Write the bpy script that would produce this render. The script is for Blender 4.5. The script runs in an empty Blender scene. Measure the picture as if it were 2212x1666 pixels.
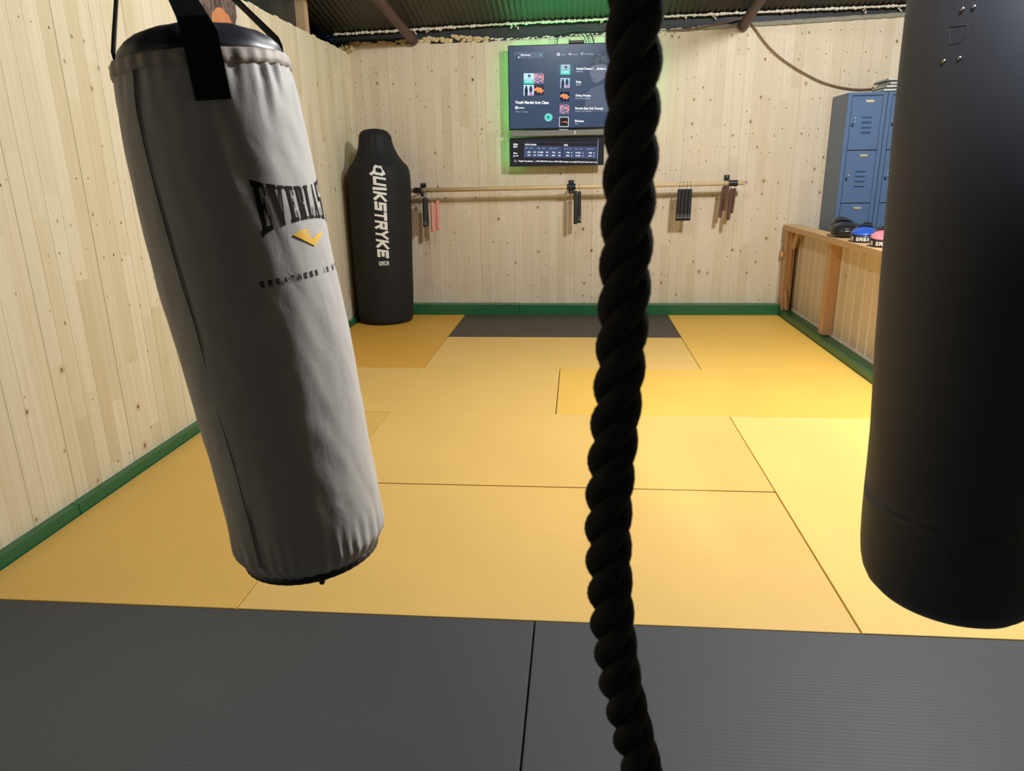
import bpy, bmesh, math, random
import numpy as np
from mathutils import Vector, Matrix, noise as mnoise
random.seed(7)
PI = math.pi
C = bpy.context.scene.collection
S = bpy.context.scene

# ------------------------------------------------------------------ camera, world, lights, exposure
cam_d = bpy.data.cameras.new('camera'); cam = bpy.data.objects.new('camera', cam_d); C.objects.link(cam)
F_PX = 1529.01
cam_d.sensor_fit = 'HORIZONTAL'; cam_d.sensor_width = 36.0; cam_d.lens = 36.0*F_PX/2212.0
cam_d.clip_start = 0.05
RT = Vector((0.99584, 0.08958, -0.01679)); UP = Vector((-0.01007, 0.29114, 0.95663)); FW = Vector((-0.09059, 0.95248, -0.29083))
CAM = Vector((1.1195, -1.9422, 1.3774))
mw = Matrix.Identity(4)
for i in range(3):
    mw[i][0] = RT[i]; mw[i][1] = UP[i]; mw[i][2] = -FW[i]; mw[i][3] = CAM[i]
cam.matrix_world = mw
cam_d.dof.use_dof = True; cam_d.dof.focus_distance = 5.0; cam_d.dof.aperture_fstop = 9.0
S.camera = cam
S.view_settings.view_transform = 'Standard'; S.view_settings.look = 'None'; S.view_settings.gamma = 1.0
S.view_settings.exposure = 0.0
try: S.view_settings.use_curve_mapping = False
except Exception: pass
W = bpy.data.worlds.new('world'); S.world = W; W.use_nodes = True
W.node_tree.nodes['Background'].inputs[0].default_value = (0.80, 0.86, 1.0, 1)
W.node_tree.nodes['Background'].inputs[1].default_value = 0.006

def lamp(name, kind, loc, energy, color=(1, 1, 1), size=0.2, target=None, spot=None, blend=0.5, size_y=None):
    d = bpy.data.lights.new(name, kind); d.energy = energy; d.color = color
    if kind == 'AREA':
        d.size = size
        if size_y: d.shape = 'RECTANGLE'; d.size_y = size_y
    else: d.shadow_soft_size = size
    if spot: d.spot_size = spot; d.spot_blend = blend
    o = bpy.data.objects.new(name, d); o.location = loc; C.objects.link(o)
    if target is not None:
        o.rotation_euler = (Vector(target)-Vector(loc)).to_track_quat('-Z', 'Y').to_euler()
    return o
lamp('bay_lamp', 'POINT', (3.0, 1.45, 3.30), 430, (0.955, 0.98, 1.0), 0.13)
lamp('added_floor_spot', 'SPOT', (2.95, 1.5, 3.2), 220, (1.0, 0.985, 0.95), 0.2, target=(2.45, 1.35, 0), spot=math.radians(95), blend=1.0)  # downward spot added to make the bright patch on the right-hand mats
lamp('bay_lamp', 'POINT', (0.9, 2.2, 3.2), 90, (0.98, 0.985, 1.0), 0.16)
lamp('added_bag_spot', 'SPOT', (1.72, -1.62, 2.75), 520, (0.80, 0.88, 1.0), 0.12, target=(1.94, -0.68, 1.93), spot=math.radians(36), blend=1.0)  # cool spot added to lift the navy bag's top, in place of lens glare
lamp('added_bag_spot', 'SPOT', (2.95, 1.55, 3.1), 480, (1.0, 0.99, 0.98), 0.12, target=(0.45, -0.5, 1.05), spot=math.radians(30), blend=0.9)  # narrow spot added to brighten the grey bag's lit side
lamp('cool_back_light', 'AREA', (-0.4, -3.4, 2.5), 1.4, (0.62, 0.78, 1.0), 1.0, target=(0.4, -0.5, 1.6))  # weak cool area light added behind the camera, its source unseen

# ------------------------------------------------------------------ materials
def new_mat(name):
    m = bpy.data.materials.new(name); m.use_nodes = True
    return m, m.node_tree, m.node_tree.nodes['Principled BSDF']
def lin(r, g, b):
    f = lambda c: (c/255/12.92) if c/255 <= 0.04045 else ((c/255+0.055)/1.055)**2.4
    return (f(r), f(g), f(b), 1)
def N(nt, t, **k):
    n = nt.nodes.new(t)
    for a, b in k.items(): setattr(n, a, b)
    return n
def math_n(nt, op, a, b=None, c=None):
    n = nt.nodes.new('ShaderNodeMath'); n.operation = op
    for i, x in enumerate((a, b, c)):
        if x is None: continue
        if isinstance(x, (int, float)): n.inputs[i].default_value = x
        else: nt.links.new(x, n.inputs[i])
    return n.outputs[0]
def mix_c(nt, f, a, b, mode='MIX'):
    n = nt.nodes.new('ShaderNodeMix'); n.data_type = 'RGBA'; n.blend_type = mode
    for s, x in ((n.inputs[0], f), (n.inputs[6], a), (n.inputs[7], b)):
        if isinstance(x, (int, float)): s.default_value = x
        elif isinstance(x, tuple): s.default_value = x
        else: nt.links.new(x, s)
    return n.outputs[2]
def plain(name, col, rough=0.5, metal=0.0, var=0.12, scale=30, bump=0.0, bscale=None, spec=0.5, coat=0.0, stretch=(1, 1, 1)):
    m, nt, b = new_mat(name)
    tc = N(nt, 'ShaderNodeTexCoord'); mp = N(nt, 'ShaderNodeMapping'); mp.inputs['Scale'].default_value = stretch
    nt.links.new(tc.outputs['Object'], mp.inputs[0])
    no = N(nt, 'ShaderNodeTexNoise'); no.inputs['Scale'].default_value = scale; no.inputs['Detail'].default_value = 3
    nt.links.new(mp.outputs[0], no.inputs['Vector'])
    dark = tuple(c*(1-var) for c in col[:3])+(1,); lite = tuple(min(1, c*(1+var)) for c in col[:3])+(1,)
    nt.links.new(mix_c(nt, no.outputs['Fac'], dark, lite), b.inputs['Base Color'])
    b.inputs['Roughness'].default_value = rough; b.inputs['Metallic'].default_value = metal
    b.inputs['Specular IOR Level'].default_value = spec; b.inputs['Coat Weight'].default_value = coat
    if bump:
        n2 = N(nt, 'ShaderNodeTexNoise'); n2.inputs['Scale'].default_value = bscale or scale*3; n2.inputs['Detail'].default_value = 4
        nt.links.new(mp.outputs[0], n2.inputs['Vector'])
        bp = N(nt, 'ShaderNodeBump'); bp.inputs['Strength'].default_value = bump; bp.inputs['Distance'].default_value = 0.01
        nt.links.new(n2.outputs['Fac'], bp.inputs['Height']); nt.links.new(bp.outputs[0], b.inputs['Normal'])
    return m
def emit(name, col, s=1.0):
    m, nt, b = new_mat(name); b.inputs['Base Color'].default_value = (0.01, 0.01, 0.01, 1)
    b.inputs['Emission Color'].default_value = col; b.inputs['Emission Strength'].default_value = s; b.inputs['Roughness'].default_value = 0.3
    return m

def pine(name, axis, width, base=(206, 184, 146), dark=(186, 158, 116), lite=(222, 205, 172), knots=0.9, off=0.0, line=0.024, rows=0.45):
    """board-and-knot pine; boards run along Z, repeat along 'axis' (0=x,1=y)"""
    m, nt, b = new_mat(name); L = nt.links
    tc = N(nt, 'ShaderNodeTexCoord'); sp = N(nt, 'ShaderNodeSeparateXYZ'); L.new(tc.outputs['Object'], sp.inputs[0])
    u = math_n(nt, 'DIVIDE', math_n(nt, 'SUBTRACT', sp.outputs[axis], off), width); z = sp.outputs[2]
    idn = math_n(nt, 'FLOOR', u); fr = math_n(nt, 'SUBTRACT', u, idn)
    wn = N(nt, 'ShaderNodeTexWhiteNoise', noise_dimensions='1D'); L.new(idn, wn.inputs['W'])
    pv = N(nt, 'ShaderNodeCombineXYZ'); L.new(idn, pv.inputs[0]); L.new(math_n(nt, 'FLOOR', math_n(nt, 'ADD', math_n(nt, 'DIVIDE', z, 0.85), math_n(nt, 'MULTIPLY', wn.outputs['Value'], 5.0))), pv.inputs[1])
    pw = N(nt, 'ShaderNodeTexWhiteNoise', noise_dimensions='2D'); L.new(pv.outputs[0], pw.inputs['Vector'])
    cr = N(nt, 'ShaderNodeValToRGB'); L.new(pw.outputs['Value'], cr.inputs[0])
    cr.color_ramp.elements[0].color = lin(*dark); cr.color_ramp.elements[1].color = lin(*lite)
    e = cr.color_ramp.elements.new(0.25); e.color = lin(*base)
    # long grain
    cb = N(nt, 'ShaderNodeCombineXYZ'); L.new(math_n(nt, 'MULTIPLY', u, 7.0), cb.inputs[0]); L.new(math_n(nt, 'MULTIPLY', z, 0.9), cb.inputs[2]); L.new(math_n(nt, 'MULTIPLY', idn, 3.7), cb.inputs[1])
    gn = N(nt, 'ShaderNodeTexNoise'); gn.inputs['Scale'].default_value = 1.0; gn.inputs['Detail'].default_value = 4; gn.inputs['Distortion'].default_value = 0.6
    L.new(cb.outputs[0], gn.inputs['Vector'])
    gr = N(nt, 'ShaderNodeMapRange'); L.new(gn.outputs['Fac'], gr.inputs[0]); gr.inputs[1].default_value = 0.42; gr.inputs[2].default_value = 0.68; gr.inputs[3].default_value = 0; gr.inputs[4].default_value = 0.42
    col = mix_c(nt, gr.outputs[0], cr.outputs[0], lin(202, 176, 134))
    g2 = N(nt, 'ShaderNodeTexNoise'); g2.inputs['Scale'].default_value = 5; g2.inputs['Detail'].default_value = 2; L.new(cb.outputs[0], g2.inputs['Vector'])
    r2 = N(nt, 'ShaderNodeMapRange'); L.new(g2.outputs['Fac'], r2.inputs[0]); r2.inputs[1].default_value = 0.35; r2.inputs[2].default_value = 0.7; r2.inputs[4].default_value = 0.42
    col = mix_c(nt, r2.outputs[0], col, lin(232, 219, 190))
    # knots : same height pattern shared by groups of neighbouring boards
    hs = math_n(nt, 'MULTIPLY', wn.outputs['Value'], 0.35)
    kv = N(nt, 'ShaderNodeCombineXYZ'); L.new(math_n(nt, 'ADD', math_n(nt, 'MULTIPLY', u, width/0.075), math_n(nt, 'MULTIPLY', wn.outputs['Value'], 0.0)), kv.inputs[0])
    L.new(math_n(nt, 'DIVIDE', z, 0.105), kv.inputs[1])
    vo = N(nt, 'ShaderNodeTexVoronoi', voronoi_dimensions='2D'); vo.inputs['Scale'].default_value = 1.0; vo.inputs['Randomness'].default_value = 0.85; L.new(kv.outputs[0], vo.inputs['Vector'])
    sc = N(nt, 'ShaderNodeSeparateColor'); L.new(vo.outputs['Color'], sc.inputs[0])
    on = math_n(nt, 'GREATER_THAN', sc.outputs[0], 1-knots*0.62)
    rad = math_n(nt, 'ADD', 0.030, math_n(nt, 'MULTIPLY', math_n(nt, 'POWER', sc.outputs[1], 4.0), 0.085))
    d = math_n(nt, 'DIVIDE', vo.outputs['Distance'], rad)
    core = N(nt, 'ShaderNodeMapRange'); L.new(d, core.inputs[0]); core.inputs[1].default_value = 0.75; core.inputs[2].default_value = 1.2; core.inputs[3].default_value = 1; core.inputs[4].default_value = 0
    halo = N(nt, 'ShaderNodeMapRange'); L.new(d, halo.inputs[0]); halo.inputs[1].default_value = 1.2; halo.inputs[2].default_value = 3.2; halo.inputs[3].default_value = 0.40; halo.inputs[4].default_value = 0
    col = mix_c(nt, math_n(nt, 'MULTIPLY', halo.outputs[0], on), col, lin(176, 134, 84))
    kc = mix_c(nt, sc.outputs[2], lin(78, 58, 38), lin(146, 116, 80))
    col = mix_c(nt, math_n(nt, 'MULTIPLY', core.outputs[0], on), col, kc)
    # rows of small knots at one height across neighbouring boards
    grp = math_n(nt, 'FLOOR', math_n(nt, 'DIVIDE', math_n(nt, 'ADD', idn, math_n(nt, 'MULTIPLY', math_n(nt, 'FLOOR', math_n(nt, 'MULTIPLY', z, 1.7)), 1.3)), 3.4))
    zi = math_n(nt, 'FLOOR', math_n(nt, 'DIVIDE', z, 0.16)); gv = N(nt, 'ShaderNodeCombineXYZ'); L.new(grp, gv.inputs[0]); L.new(zi, gv.inputs[1])
    w3 = N(nt, 'ShaderNodeTexWhiteNoise', noise_dimensions='2D'); L.new(gv.outputs[0], w3.inputs['Vector']); s3 = N(nt, 'ShaderNodeSeparateColor'); L.new(w3.outputs['Color'], s3.inputs[0])
    g4 = N(nt, 'ShaderNodeCombineXYZ'); L.new(idn, g4.inputs[0]); L.new(zi, g4.inputs[1]); w4 = N(nt, 'ShaderNodeTexWhiteNoise', noise_dimensions='2D'); L.new(g4.outputs[0], w4.inputs['Vector']); s4 = N(nt, 'ShaderNodeSeparateColor'); L.new(w4.outputs['Color'], s4.inputs[0])
    zk = math_n(nt, 'MULTIPLY', math_n(nt, 'ADD', zi, math_n(nt, 'ADD', 0.15, math_n(nt, 'ADD', math_n(nt, 'MULTIPLY', s3.outputs[0], 0.6), math_n(nt, 'MULTIPLY', s4.outputs[2], 0.08)))), 0.16)
    dx = math_n(nt, 'MULTIPLY', math_n(nt, 'SUBTRACT', fr, math_n(nt, 'ADD', 0.25, math_n(nt, 'MULTIPLY', s4.outputs[0], 0.5))), width*1.3)
    dd = math_n(nt, 'SQRT', math_n(nt, 'ADD', math_n(nt, 'POWER', math_n(nt, 'ABSOLUTE', dx), 2.0), math_n(nt, 'POWER', math_n(nt, 'ABSOLUTE', math_n(nt, 'SUBTRACT', z, zk)), 2.0)))
    rk = math_n(nt, 'ADD', 0.0030, math_n(nt, 'MULTIPLY', math_n(nt, 'POWER', s4.outputs[1], 2.0), 0.0042)); d2 = math_n(nt, 'DIVIDE', dd, rk)
    on2 = math_n(nt, 'MULTIPLY', math_n(nt, 'GREATER_THAN', s3.outputs[1], 1-0.42*rows), math_n(nt, 'GREATER_THAN', s4.outputs[1], 0.25))
    c2 = N(nt, 'ShaderNodeMapRange'); L.new(d2, c2.inputs[0]); c2.inputs[1].default_value = 0.8; c2.inputs[2].default_value = 1.3; c2.inputs[3].default_value = 0.85; c2.inputs[4].default_value = 0
    h2 = N(nt, 'ShaderNodeMapRange'); L.new(d2, h2.inputs[0]); h2.inputs[1].default_value = 1.3; h2.inputs[2].default_value = 3.6; h2.inputs[3].default_value = 0.45; h2.inputs[4].default_value = 0
    col = mix_c(nt, math_n(nt, 'MULTIPLY', h2.outputs[0], on2), col, lin(226, 210, 176))
    col = mix_c(nt, math_n(nt, 'MULTIPLY', c2.outputs[0], on2), col, lin(92, 60, 36))
    # seam line
    ed = math_n(nt, 'MINIMUM', fr, math_n(nt, 'SUBTRACT', 1.0, fr))
    sl = N(nt, 'ShaderNodeMapRange'); L.new(ed, sl.inputs[0]); sl.inputs[1].default_value = line*0.4; sl.inputs[2].default_value = line; sl.inputs[3].default_value = 0.55; sl.inputs[4].default_value = 0
    wn2 = N(nt, 'ShaderNodeTexWhiteNoise', noise_dimensions='1D'); L.new(math_n(nt, 'ROUND', u), wn2.inputs['W'])
    col = mix_c(nt, math_n(nt, 'MULTIPLY', sl.outputs[0], math_n(nt, 'ADD', 0.03, math_n(nt, 'POWER', wn2.outputs['Value'], 3.5))), col, lin(120, 88, 54))
    L.new(col, b.inputs['Base Color']); b.inputs['Roughness'].default_value = 0.55; b.inputs['Specular IOR Level'].default_value = 0.3
    bp = N(nt, 'ShaderNodeBump'); bp.inputs['Strength'].default_value = 0.12; bp.inputs['Distance'].default_value = 0.003
    L.new(gn.outputs['Fac'], bp.inputs['Height']); L.new(bp.outputs[0], b.inputs['Normal'])
    return m

def mat_mat(name, col, along=1, rib=0.0125, rough=0.5, spec=0.35, bump=0.30):
    m, nt, b = new_mat(name); L = nt.links
    tc = N(nt, 'ShaderNodeTexCoord')
    no = N(nt, 'ShaderNodeTexNoise'); no.inputs['Scale'].default_value = 2.2; no.inputs['Detail'].default_value = 5; L.new(tc.outputs['Object'], no.inputs['Vector'])
    n3 = N(nt, 'ShaderNodeTexNoise'); n3.inputs['Scale'].default_value = 160; n3.inputs['Detail'].default_value = 2; L.new(tc.outputs['Object'], n3.inputs['Vector'])
    c = mix_c(nt, no.outputs['Fac'], tuple(x*0.90 for x in col[:3])+(1,), tuple(min(1, x*1.08) for x in col[:3])+(1,))
    c = mix_c(nt, math_n(nt, 'MULTIPLY', n3.outputs['Fac'], 0.25), c, tuple(x*0.72 for x in col[:3])+(1,))
    L.new(c, b.inputs['Base Color']); b.inputs['Roughness'].default_value = rough; b.inputs['Specular IOR Level'].default_value = spec
    sp = N(nt, 'ShaderNodeSeparateXYZ'); L.new(tc.outputs['Object'], sp.inputs[0])
    ax = sp.outputs[1] if along == 0 else sp.outputs[0]
    s = math_n(nt, 'SINE', math_n(nt, 'MULTIPLY', ax, 2*PI/rib))
    h = math_n(nt, 'ADD', math_n(nt, 'MULTIPLY', s, 0.5), math_n(nt, 'MULTIPLY', n3.outputs['Fac'], 0.7))
    bp = N(nt, 'ShaderNodeBump'); bp.inputs['Strength'].default_value = bump; bp.inputs['Distance'].default_value = 0.0012
    L.new(h, bp.inputs['Height']); L.new(bp.outputs[0], b.inputs['Normal'])
    return m

# ------------------------------------------------------------------ geometry helpers
def tagobj(o, label=None, cat=None, group=None, kind=None):
    if label: o['label'] = label
    if cat: o['category'] = cat
    if group: o['group'] = group
    if kind: o['kind'] = kind
    return o
def thing(name, label, cat, loc=(0, 0, 0), group=None):
    o = bpy.data.objects.new(name, None); o.empty_display_size = 0.05; o.location = loc; C.objects.link(o)
    return tagobj(o, label, cat, group)
def obj(name, bm, mats, parent=None, smooth=False, label=None):
    bmesh.ops.recalc_face_normals(bm, faces=bm.faces) if smooth != 'keep' else None
    me = bpy.data.meshes.new(name)
    if smooth: 
        for f in bm.faces: f.smooth = True
    bm.to_mesh(me); bm.free()
    for m in (mats if isinstance(mats, (list, tuple)) else [mats]): me.materials.append(m)
    o = bpy.data.objects.new(name, me); C.objects.link(o)
    if parent is not None:
        o.parent = parent
        q = parent; off = Vector((0, 0, 0))
        while q is not None: off += q.location; q = q.parent
        o.matrix_parent_inverse = Matrix.Identity(4)
        me.transform(Matrix.Translation(-off))
    if label: o['label'] = label
    return o
def place(name, bm, mats, loc, smooth=False, **tags):
    """top-level one-mesh thing with its origin at loc (mesh coordinates given in world space)"""
    bmesh.ops.translate(bm, verts=bm.verts, vec=-Vector(loc))
    o = obj(name, bm, mats, None, smooth); o.location = loc
    return tagobj(o, **tags)
def BM(): return bmesh.new()
def box(bm, lo, hi, bev=0.0, mi=0, seg=2):
    r = bmesh.ops.create_cube(bm, size=1.0); vs = r['verts']
    lo = Vector(lo); hi = Vector(hi)
    for v in vs: v.co = Vector([lo[i]+(v.co[i]+0.5)*(hi[i]-lo[i]) for i in range(3)])
    fs = set(f for v in vs for f in v.link_faces)
    for f in fs: f.material_index = mi
    if bev:
        es = set(e for v in vs for e in v.link_edges)
        r = bmesh.ops.bevel(bm, geom=list(es), offset=bev, segments=seg, profile=0.6, affect='EDGES')
        for f in r['faces']: f.material_index = mi
        return [v for v in vs if v.is_valid]+r['verts']
    return vs
def quad(bm, pts, mi=0):
    f = bm.faces.new([bm.verts.new(p) for p in pts]); f.material_index = mi; return f
def ringloft(bm, rings, cap=True, mi=0, closed=True):
    R = [[bm.verts.new(p) for p in r] for r in rings]
    n = len(R[0])
    for a, b in zip(R[:-1], R[1:]):
        for i in range(n if closed else n-1):
            f = bm.faces.new((a[i], a[(i+1) % n], b[(i+1) % n], b[i])); f.material_index = mi
    if cap:
        for r in (R[0], R[-1]):
            try: f = bm.faces.new(r); f.material_index = mi
            except ValueError: pass
    return R
def tube(bm, pts, rad, seg=10, mi=0, cap=True):
    pts = [Vector(p) for p in pts]; n = len(pts); rings = []; prev = None
    for i, p in enumerate(pts):
        t = (pts[min(i+1, n-1)]-pts[max(i-1, 0)]).normalized()
        if prev is None:
            a = Vector((0, 0, 1)) if abs(t.z) < 0.9 else Vector((1, 0, 0)); s = t.cross(a).normalized()
        else: s = (prev-t*prev.dot(t)).normalized()
        prev = s; w = t.cross(s); r = rad[i] if isinstance(rad, (list, tuple)) else rad
        rings.append([p+r*(math.cos(2*PI*k/seg)*s+math.sin(2*PI*k/seg)*w) for k in range(seg)])
    return ringloft(bm, rings, cap, mi)
def spline(pts, n):
    pts = [Vector(p) for p in pts]; out = []
    P = [2*pts[0]-pts[1]]+pts+[2*pts[-1]-pts[-2]]
    for i in range(1, len(P)-2):
        for k in range(n):
            t = k/n; a, b, c, d = P[i-1:i+3]
            out.append(0.5*((2*b)+(c-a)*t+(2*a-5*b+4*c-d)*t*t+(3*b-a-3*c+d)*t**3))
    out.append(pts[-1]); return out
def copy_tree(root, loc, rot=None, label=None):
    def cp(o, par):
        c = o.copy(); C.objects.link(c); c.parent = par
        for ch in list(o.children): cp(ch, c)
        return c
    r = cp(root, None); r.location = loc
    if rot is not None: r.rotation_euler = rot
    if label: r['label'] = label
    return r

# ------------------------------------------------------------------ lettering
def stroke_quads(polys, th):
    """polylines in a unit box -> list of quads (list of 4 (x,y))"""
    out = []
    for pl in polys:
        for (x0, y0), (x1, y1) in zip(pl[:-1], pl[1:]):
            dx, dy = x1-x0, y1-y0; l = math.hypot(dx, dy); dx /= l; dy /= l; h = th/2
            x0e, y0e, x1e, y1e = x0-dx*h*0.98, y0-dy*h*0.98, x1+dx*h*0.98, y1+dy*h*0.98
            out.append([(x0e-dy*h, y0e+dx*h), (x1e-dy*h, y1e+dx*h), (x1e+dy*h, y1e-dx*h), (x0e+dy*h, y0e-dx*h)])
    return out
BLOCK = { # centre-line strokes, box 0..1
 'Q': [[(.15, .3), (.15, .7), (.3, .87), (.7, .87), (.85, .7), (.85, .3), (.7, .13), (.3, .13), (.15, .3), (.15, .7)], [(.80, .10), (.98, -.10)]],
 'U': [[(.15, .9), (.15, .15), (.85, .15), (.85, .9)]], 'I': [[(.5, .1), (.5, .9)]],
 'K': [[(.15, .1), (.15, .9)], [(.85, .9), (.3, .5), (.85, .1)]],
 'S': [[(.88, .85), (.15, .85), (.15, .5), (.85, .5), (.85, .15), (.12, .15)]],
 'T': [[(.1, .85), (.9, .85)], [(.5, .85), (.5, .1)]],
 'R': [[(.15, .1), (.15, .85), (.85, .85), (.85, .48), (.15, .48)], [(.5, .48), (.88, .08)]],
 'Y': [[(.1, .9), (.5, .5), (.9, .9)], [(.5, .5), (.5, .1)]],
 'E': [[(.88, .85), (.15, .85), (.15, .15), (.88, .15)], [(.15, .5), (.75, .5)]],
 'G': [[(.85, .85), (.15, .85), (.15, .15), (.85, .15), (.85, .48), (.55, .48)]],
 'A': [[(.12, .08), (.5, .9), (.88, .08)], [(.28, .36), (.72, .36)]],
 'C': [[(.88, .85), (.15, .85), (.15, .15), (.88, .15)]],
 'B': [[(.15, .15), (.15, .85), (.78, .85), (.78, .52), (.15, .52)], [(.78, .52), (.88, .45), (.88, .15), (.15, .15)]],
 'N': [[(.15, .08), (.15, .9), (.85, .1), (.85, .92)]], 'W': [[(.06, .92), (.28, .1), (.5, .7), (.72, .1), (.94, .92)]],
 'H': [[(.15, .08), (.15, .92)], [(.85, .08), (.85, .92)], [(.15, .5), (.85, .5)]],
}
SLAB = { # filled quads (x0,y0,x1,y1) or 4 points, box 0..1
 'E': [(.13, 0, .54, 1), (0, .885, .97, 1), (0, 0, .97, .115), (.40, .45, .72, .56), (.66, .36, .76, .66), (.83, .72, .95, .92), (.83, .08, .95, .30)],
 'V': [[(.02, 1), (.40, 1), (.64, .0), (.42, .0)], [(.72, 1), (.84, 1), (.60, .0), (.48, .0)], (-.03, .91, .50, 1), (.60, .91, 1.0, 1)],
 'R': [(.10, 0, .45, 1), (0, .91, .75, 1), (0, 0, .52, .09), (.35, .46, .72, .55), (.62, .52, .90, .95), (.60, 0, .86, .47), (.60, 0, 1.0, .09)],
 'L': [(.14, 0, .53, 1), (0, .91, .66, 1), (0, 0, .95, .09), (.82, .05, .95, .34)],
 'A': [[(.12, 0), (.26, 0), (.56, 1), (.44, 1)], [(.58, 0), (.90, 0), (.60, 1), (.40, 1)], (.28, .24, .68, .33), (0, 0, .40, .08), (.48, 0, 1.0, .08)],
 'S': [(.08, .55, .36, .93), (.08, .90, .9, 1), (.80, .70, .92, 1), (.10, .47, .88, .58), (.62, .08, .92, .50), (.08, 0, .9, .1), (.06, 0, .18, .3)],
 'T': [(.34, 0, .66, 1), (0, .9, 1, 1), (0, .68, .12, 1), (.88, .68, 1, 1), (.2, 0, .8, .09)],
}
def quad_mapped(bm, q, fn, nx=4, ny=4, mi=0):
    a, b, c, d = [Vector((p[0], p[1], 0)) for p in q]
    g = []
    for j in range(ny+1):
        t = j/ny; r = []
        for i in range(nx+1):
            s = i/nx; p = (a*(1-s)+b*s)*(1-t)+(d*(1-s)+c*s)*t; r.append(bm.verts.new(fn(p.x, p.y)))
        g.append(r)
    for j in range(ny):
        for i in range(nx):
            f = bm.faces.new((g[j][i], g[j][i+1], g[j+1][i+1], g[j+1][i])); f.material_index = mi
def rect4(r): 
    return r if isinstance(r, list) else [(r[0], r[1]), (r[2], r[1]), (r[2], r[3]), (r[0], r[3])]
_tc = {}
def text_geo(s, bold=0.0):
    k = (s, bold)
    if k not in _tc:
        cu = bpy.data.curves.new('t', 'FONT'); cu.body = s; cu.size = 1; cu.offset = bold; cu.resolution_u = 3
        o = bpy.data.objects.new('t', cu); C.objects.link(o)
        dg = bpy.context.evaluated_depsgraph_get(); me = bpy.data.meshes.new_from_object(o.evaluated_get(dg))
        _tc[k] = ([v.co.copy() for v in me.vertices], [tuple(p.vertices) for p in me.polygons])
        bpy.data.objects.remove(o); bpy.data.curves.remove(cu); bpy.data.meshes.remove(me)
    return _tc[k]
def put_text(bm, s, fn, x, y, h, width=None, bold=0.02, mi=0, eps=0.0):
    vs, fs = text_geo(s, bold)
    w = max(v.x for v in vs); kx = (width/w) if width else h*1.4; ky = h*1.4
    V = [bm.verts.new(fn(x+v.x*kx, y-v.y*ky)) for v in vs]
    for f in fs:
        try: bm.faces.new([V[i] for i in f]).material_index = mi
        except ValueError: pass

# ------------------------------------------------------------------ material library
M = {}
M['pine_left'] = pine('pine_boards_left', 1, 0.0835, base=(214, 203, 172), dark=(203, 189, 154), lite=(226, 217, 192), knots=0.22)
M['pine_back'] = pine('pine_boards_back', 0, 0.0835, base=(208, 192, 169), dark=(200, 183, 158), lite=(217, 203, 183), knots=0.5, rows=1.0)
M['pine_half'] = pine('pine_panel', 1, 0.1705, base=(212, 192, 164), dark=(200, 178, 148), lite=(222, 204, 178), knots=0.2, line=0.0, rows=0.1)
M['stud'] = plain('stud_wood', lin(206, 164, 120), 0.6, var=0.16, scale=18, stretch=(6, 6, 0.6), bump=0.2)
M['cap'] = plain('cap_wood', lin(206, 168, 120), 0.6, var=0.16, scale=18, stretch=(6, 0.6, 6), bump=0.2)
M['strip'] = plain('pale_batten_and_gap_light', lin(240, 228, 204), 0.6, var=0.05)  # pale colour stands for light through the board gaps; also the foot batten
M['post'] = plain('post_wood', lin(190, 158, 122), 0.65, var=0.15, scale=16, stretch=(6, 6, 0.5))
M['green'] = plain('green_paint', lin(34, 98, 60), 0.36, var=0.12, scale=14, bump=0.15, bscale=60)
M['black_plastic'] = plain('black_plastic', (0.012, 0.012, 0.013, 1), 0.35, var=0.1)
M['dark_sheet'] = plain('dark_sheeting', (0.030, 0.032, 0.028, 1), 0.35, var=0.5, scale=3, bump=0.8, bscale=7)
M['blue_tarp'] = plain('blue_tarp', lin(44, 84, 132), 0.4, var=0.3, scale=6, bump=0.6, bscale=12)
M['roof'] = plain('roof_metal', (0.060, 0.056, 0.046, 1), 0.55, metal=0.3, var=0.35, scale=3, stretch=(3, 0.5, 1))
M['beam'] = plain('dark_beam', (0.018, 0.020, 0.022, 1), 0.6, var=0.25, scale=8)
M['pipe'] = plain('brown_steel', lin(78, 55, 48), 0.5, var=0.18, scale=12, bump=0.1)
M['foam'] = plain('expanding_foam', lin(214, 206, 188), 0.8, var=0.14, scale=22, bump=0.5, bscale=50)
M['foam_old'] = plain('yellow_foam', lin(204, 182, 138), 0.8, var=0.3, scale=14, bump=0.6, bscale=40)
M['wool'] = plain('mineral_wool', lin(150, 146, 130), 0.95, var=0.3, scale=40, bump=0.8, bscale=70)
M['yellow_a'] = mat_mat('yellow_mat_across', lin(224, 184, 104), 0)
M['yellow_b'] = mat_mat('yellow_mat_deep', lin(230, 184, 84), 0)
M['yellow_l'] = mat_mat('yellow_mat_lengthwise', lin(220, 178, 92), 1)
M['yellow_o'] = mat_mat('orange_mat', lin(216, 164, 66), 1)
M['yellow_p'] = mat_mat('pale_yellow_mat', lin(232, 196, 112), 1)
M['black_mat'] = mat_mat('black_mat', (0.051, 0.056, 0.060, 1), 0, rough=0.55, bump=0.14)
M['black_matb'] = mat_mat('brown_black_mat', (0.070, 0.056, 0.046, 1), 0, rough=0.55)
M['concrete'] = plain('concrete', (0.12, 0.11, 0.10, 1), 0.8)
M['vinyl_black'] = plain('black_vinyl', (0.014, 0.017, 0.026, 1), 0.40, var=0.15, scale=8, bump=0.5, bscale=5)
M['webbing'] = plain('black_webbing', (0.010, 0.010, 0.011, 1), 0.85, var=0.2, scale=120, bump=0.12, bscale=500, spec=0.25)
M['rope'] = plain('rope_fibre', (0.040, 0.036, 0.034, 1), 0.95, spec=0.15, var=0.3, scale=60, bump=0.3, bscale=300)
M['steel'] = plain('steel', (0.62, 0.62, 0.62, 1), 0.28, metal=1.0, var=0.08)
M['print_black'] = plain('print_black', (0.013, 0.011, 0.010, 1), 0.85, spec=0.15)
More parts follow.
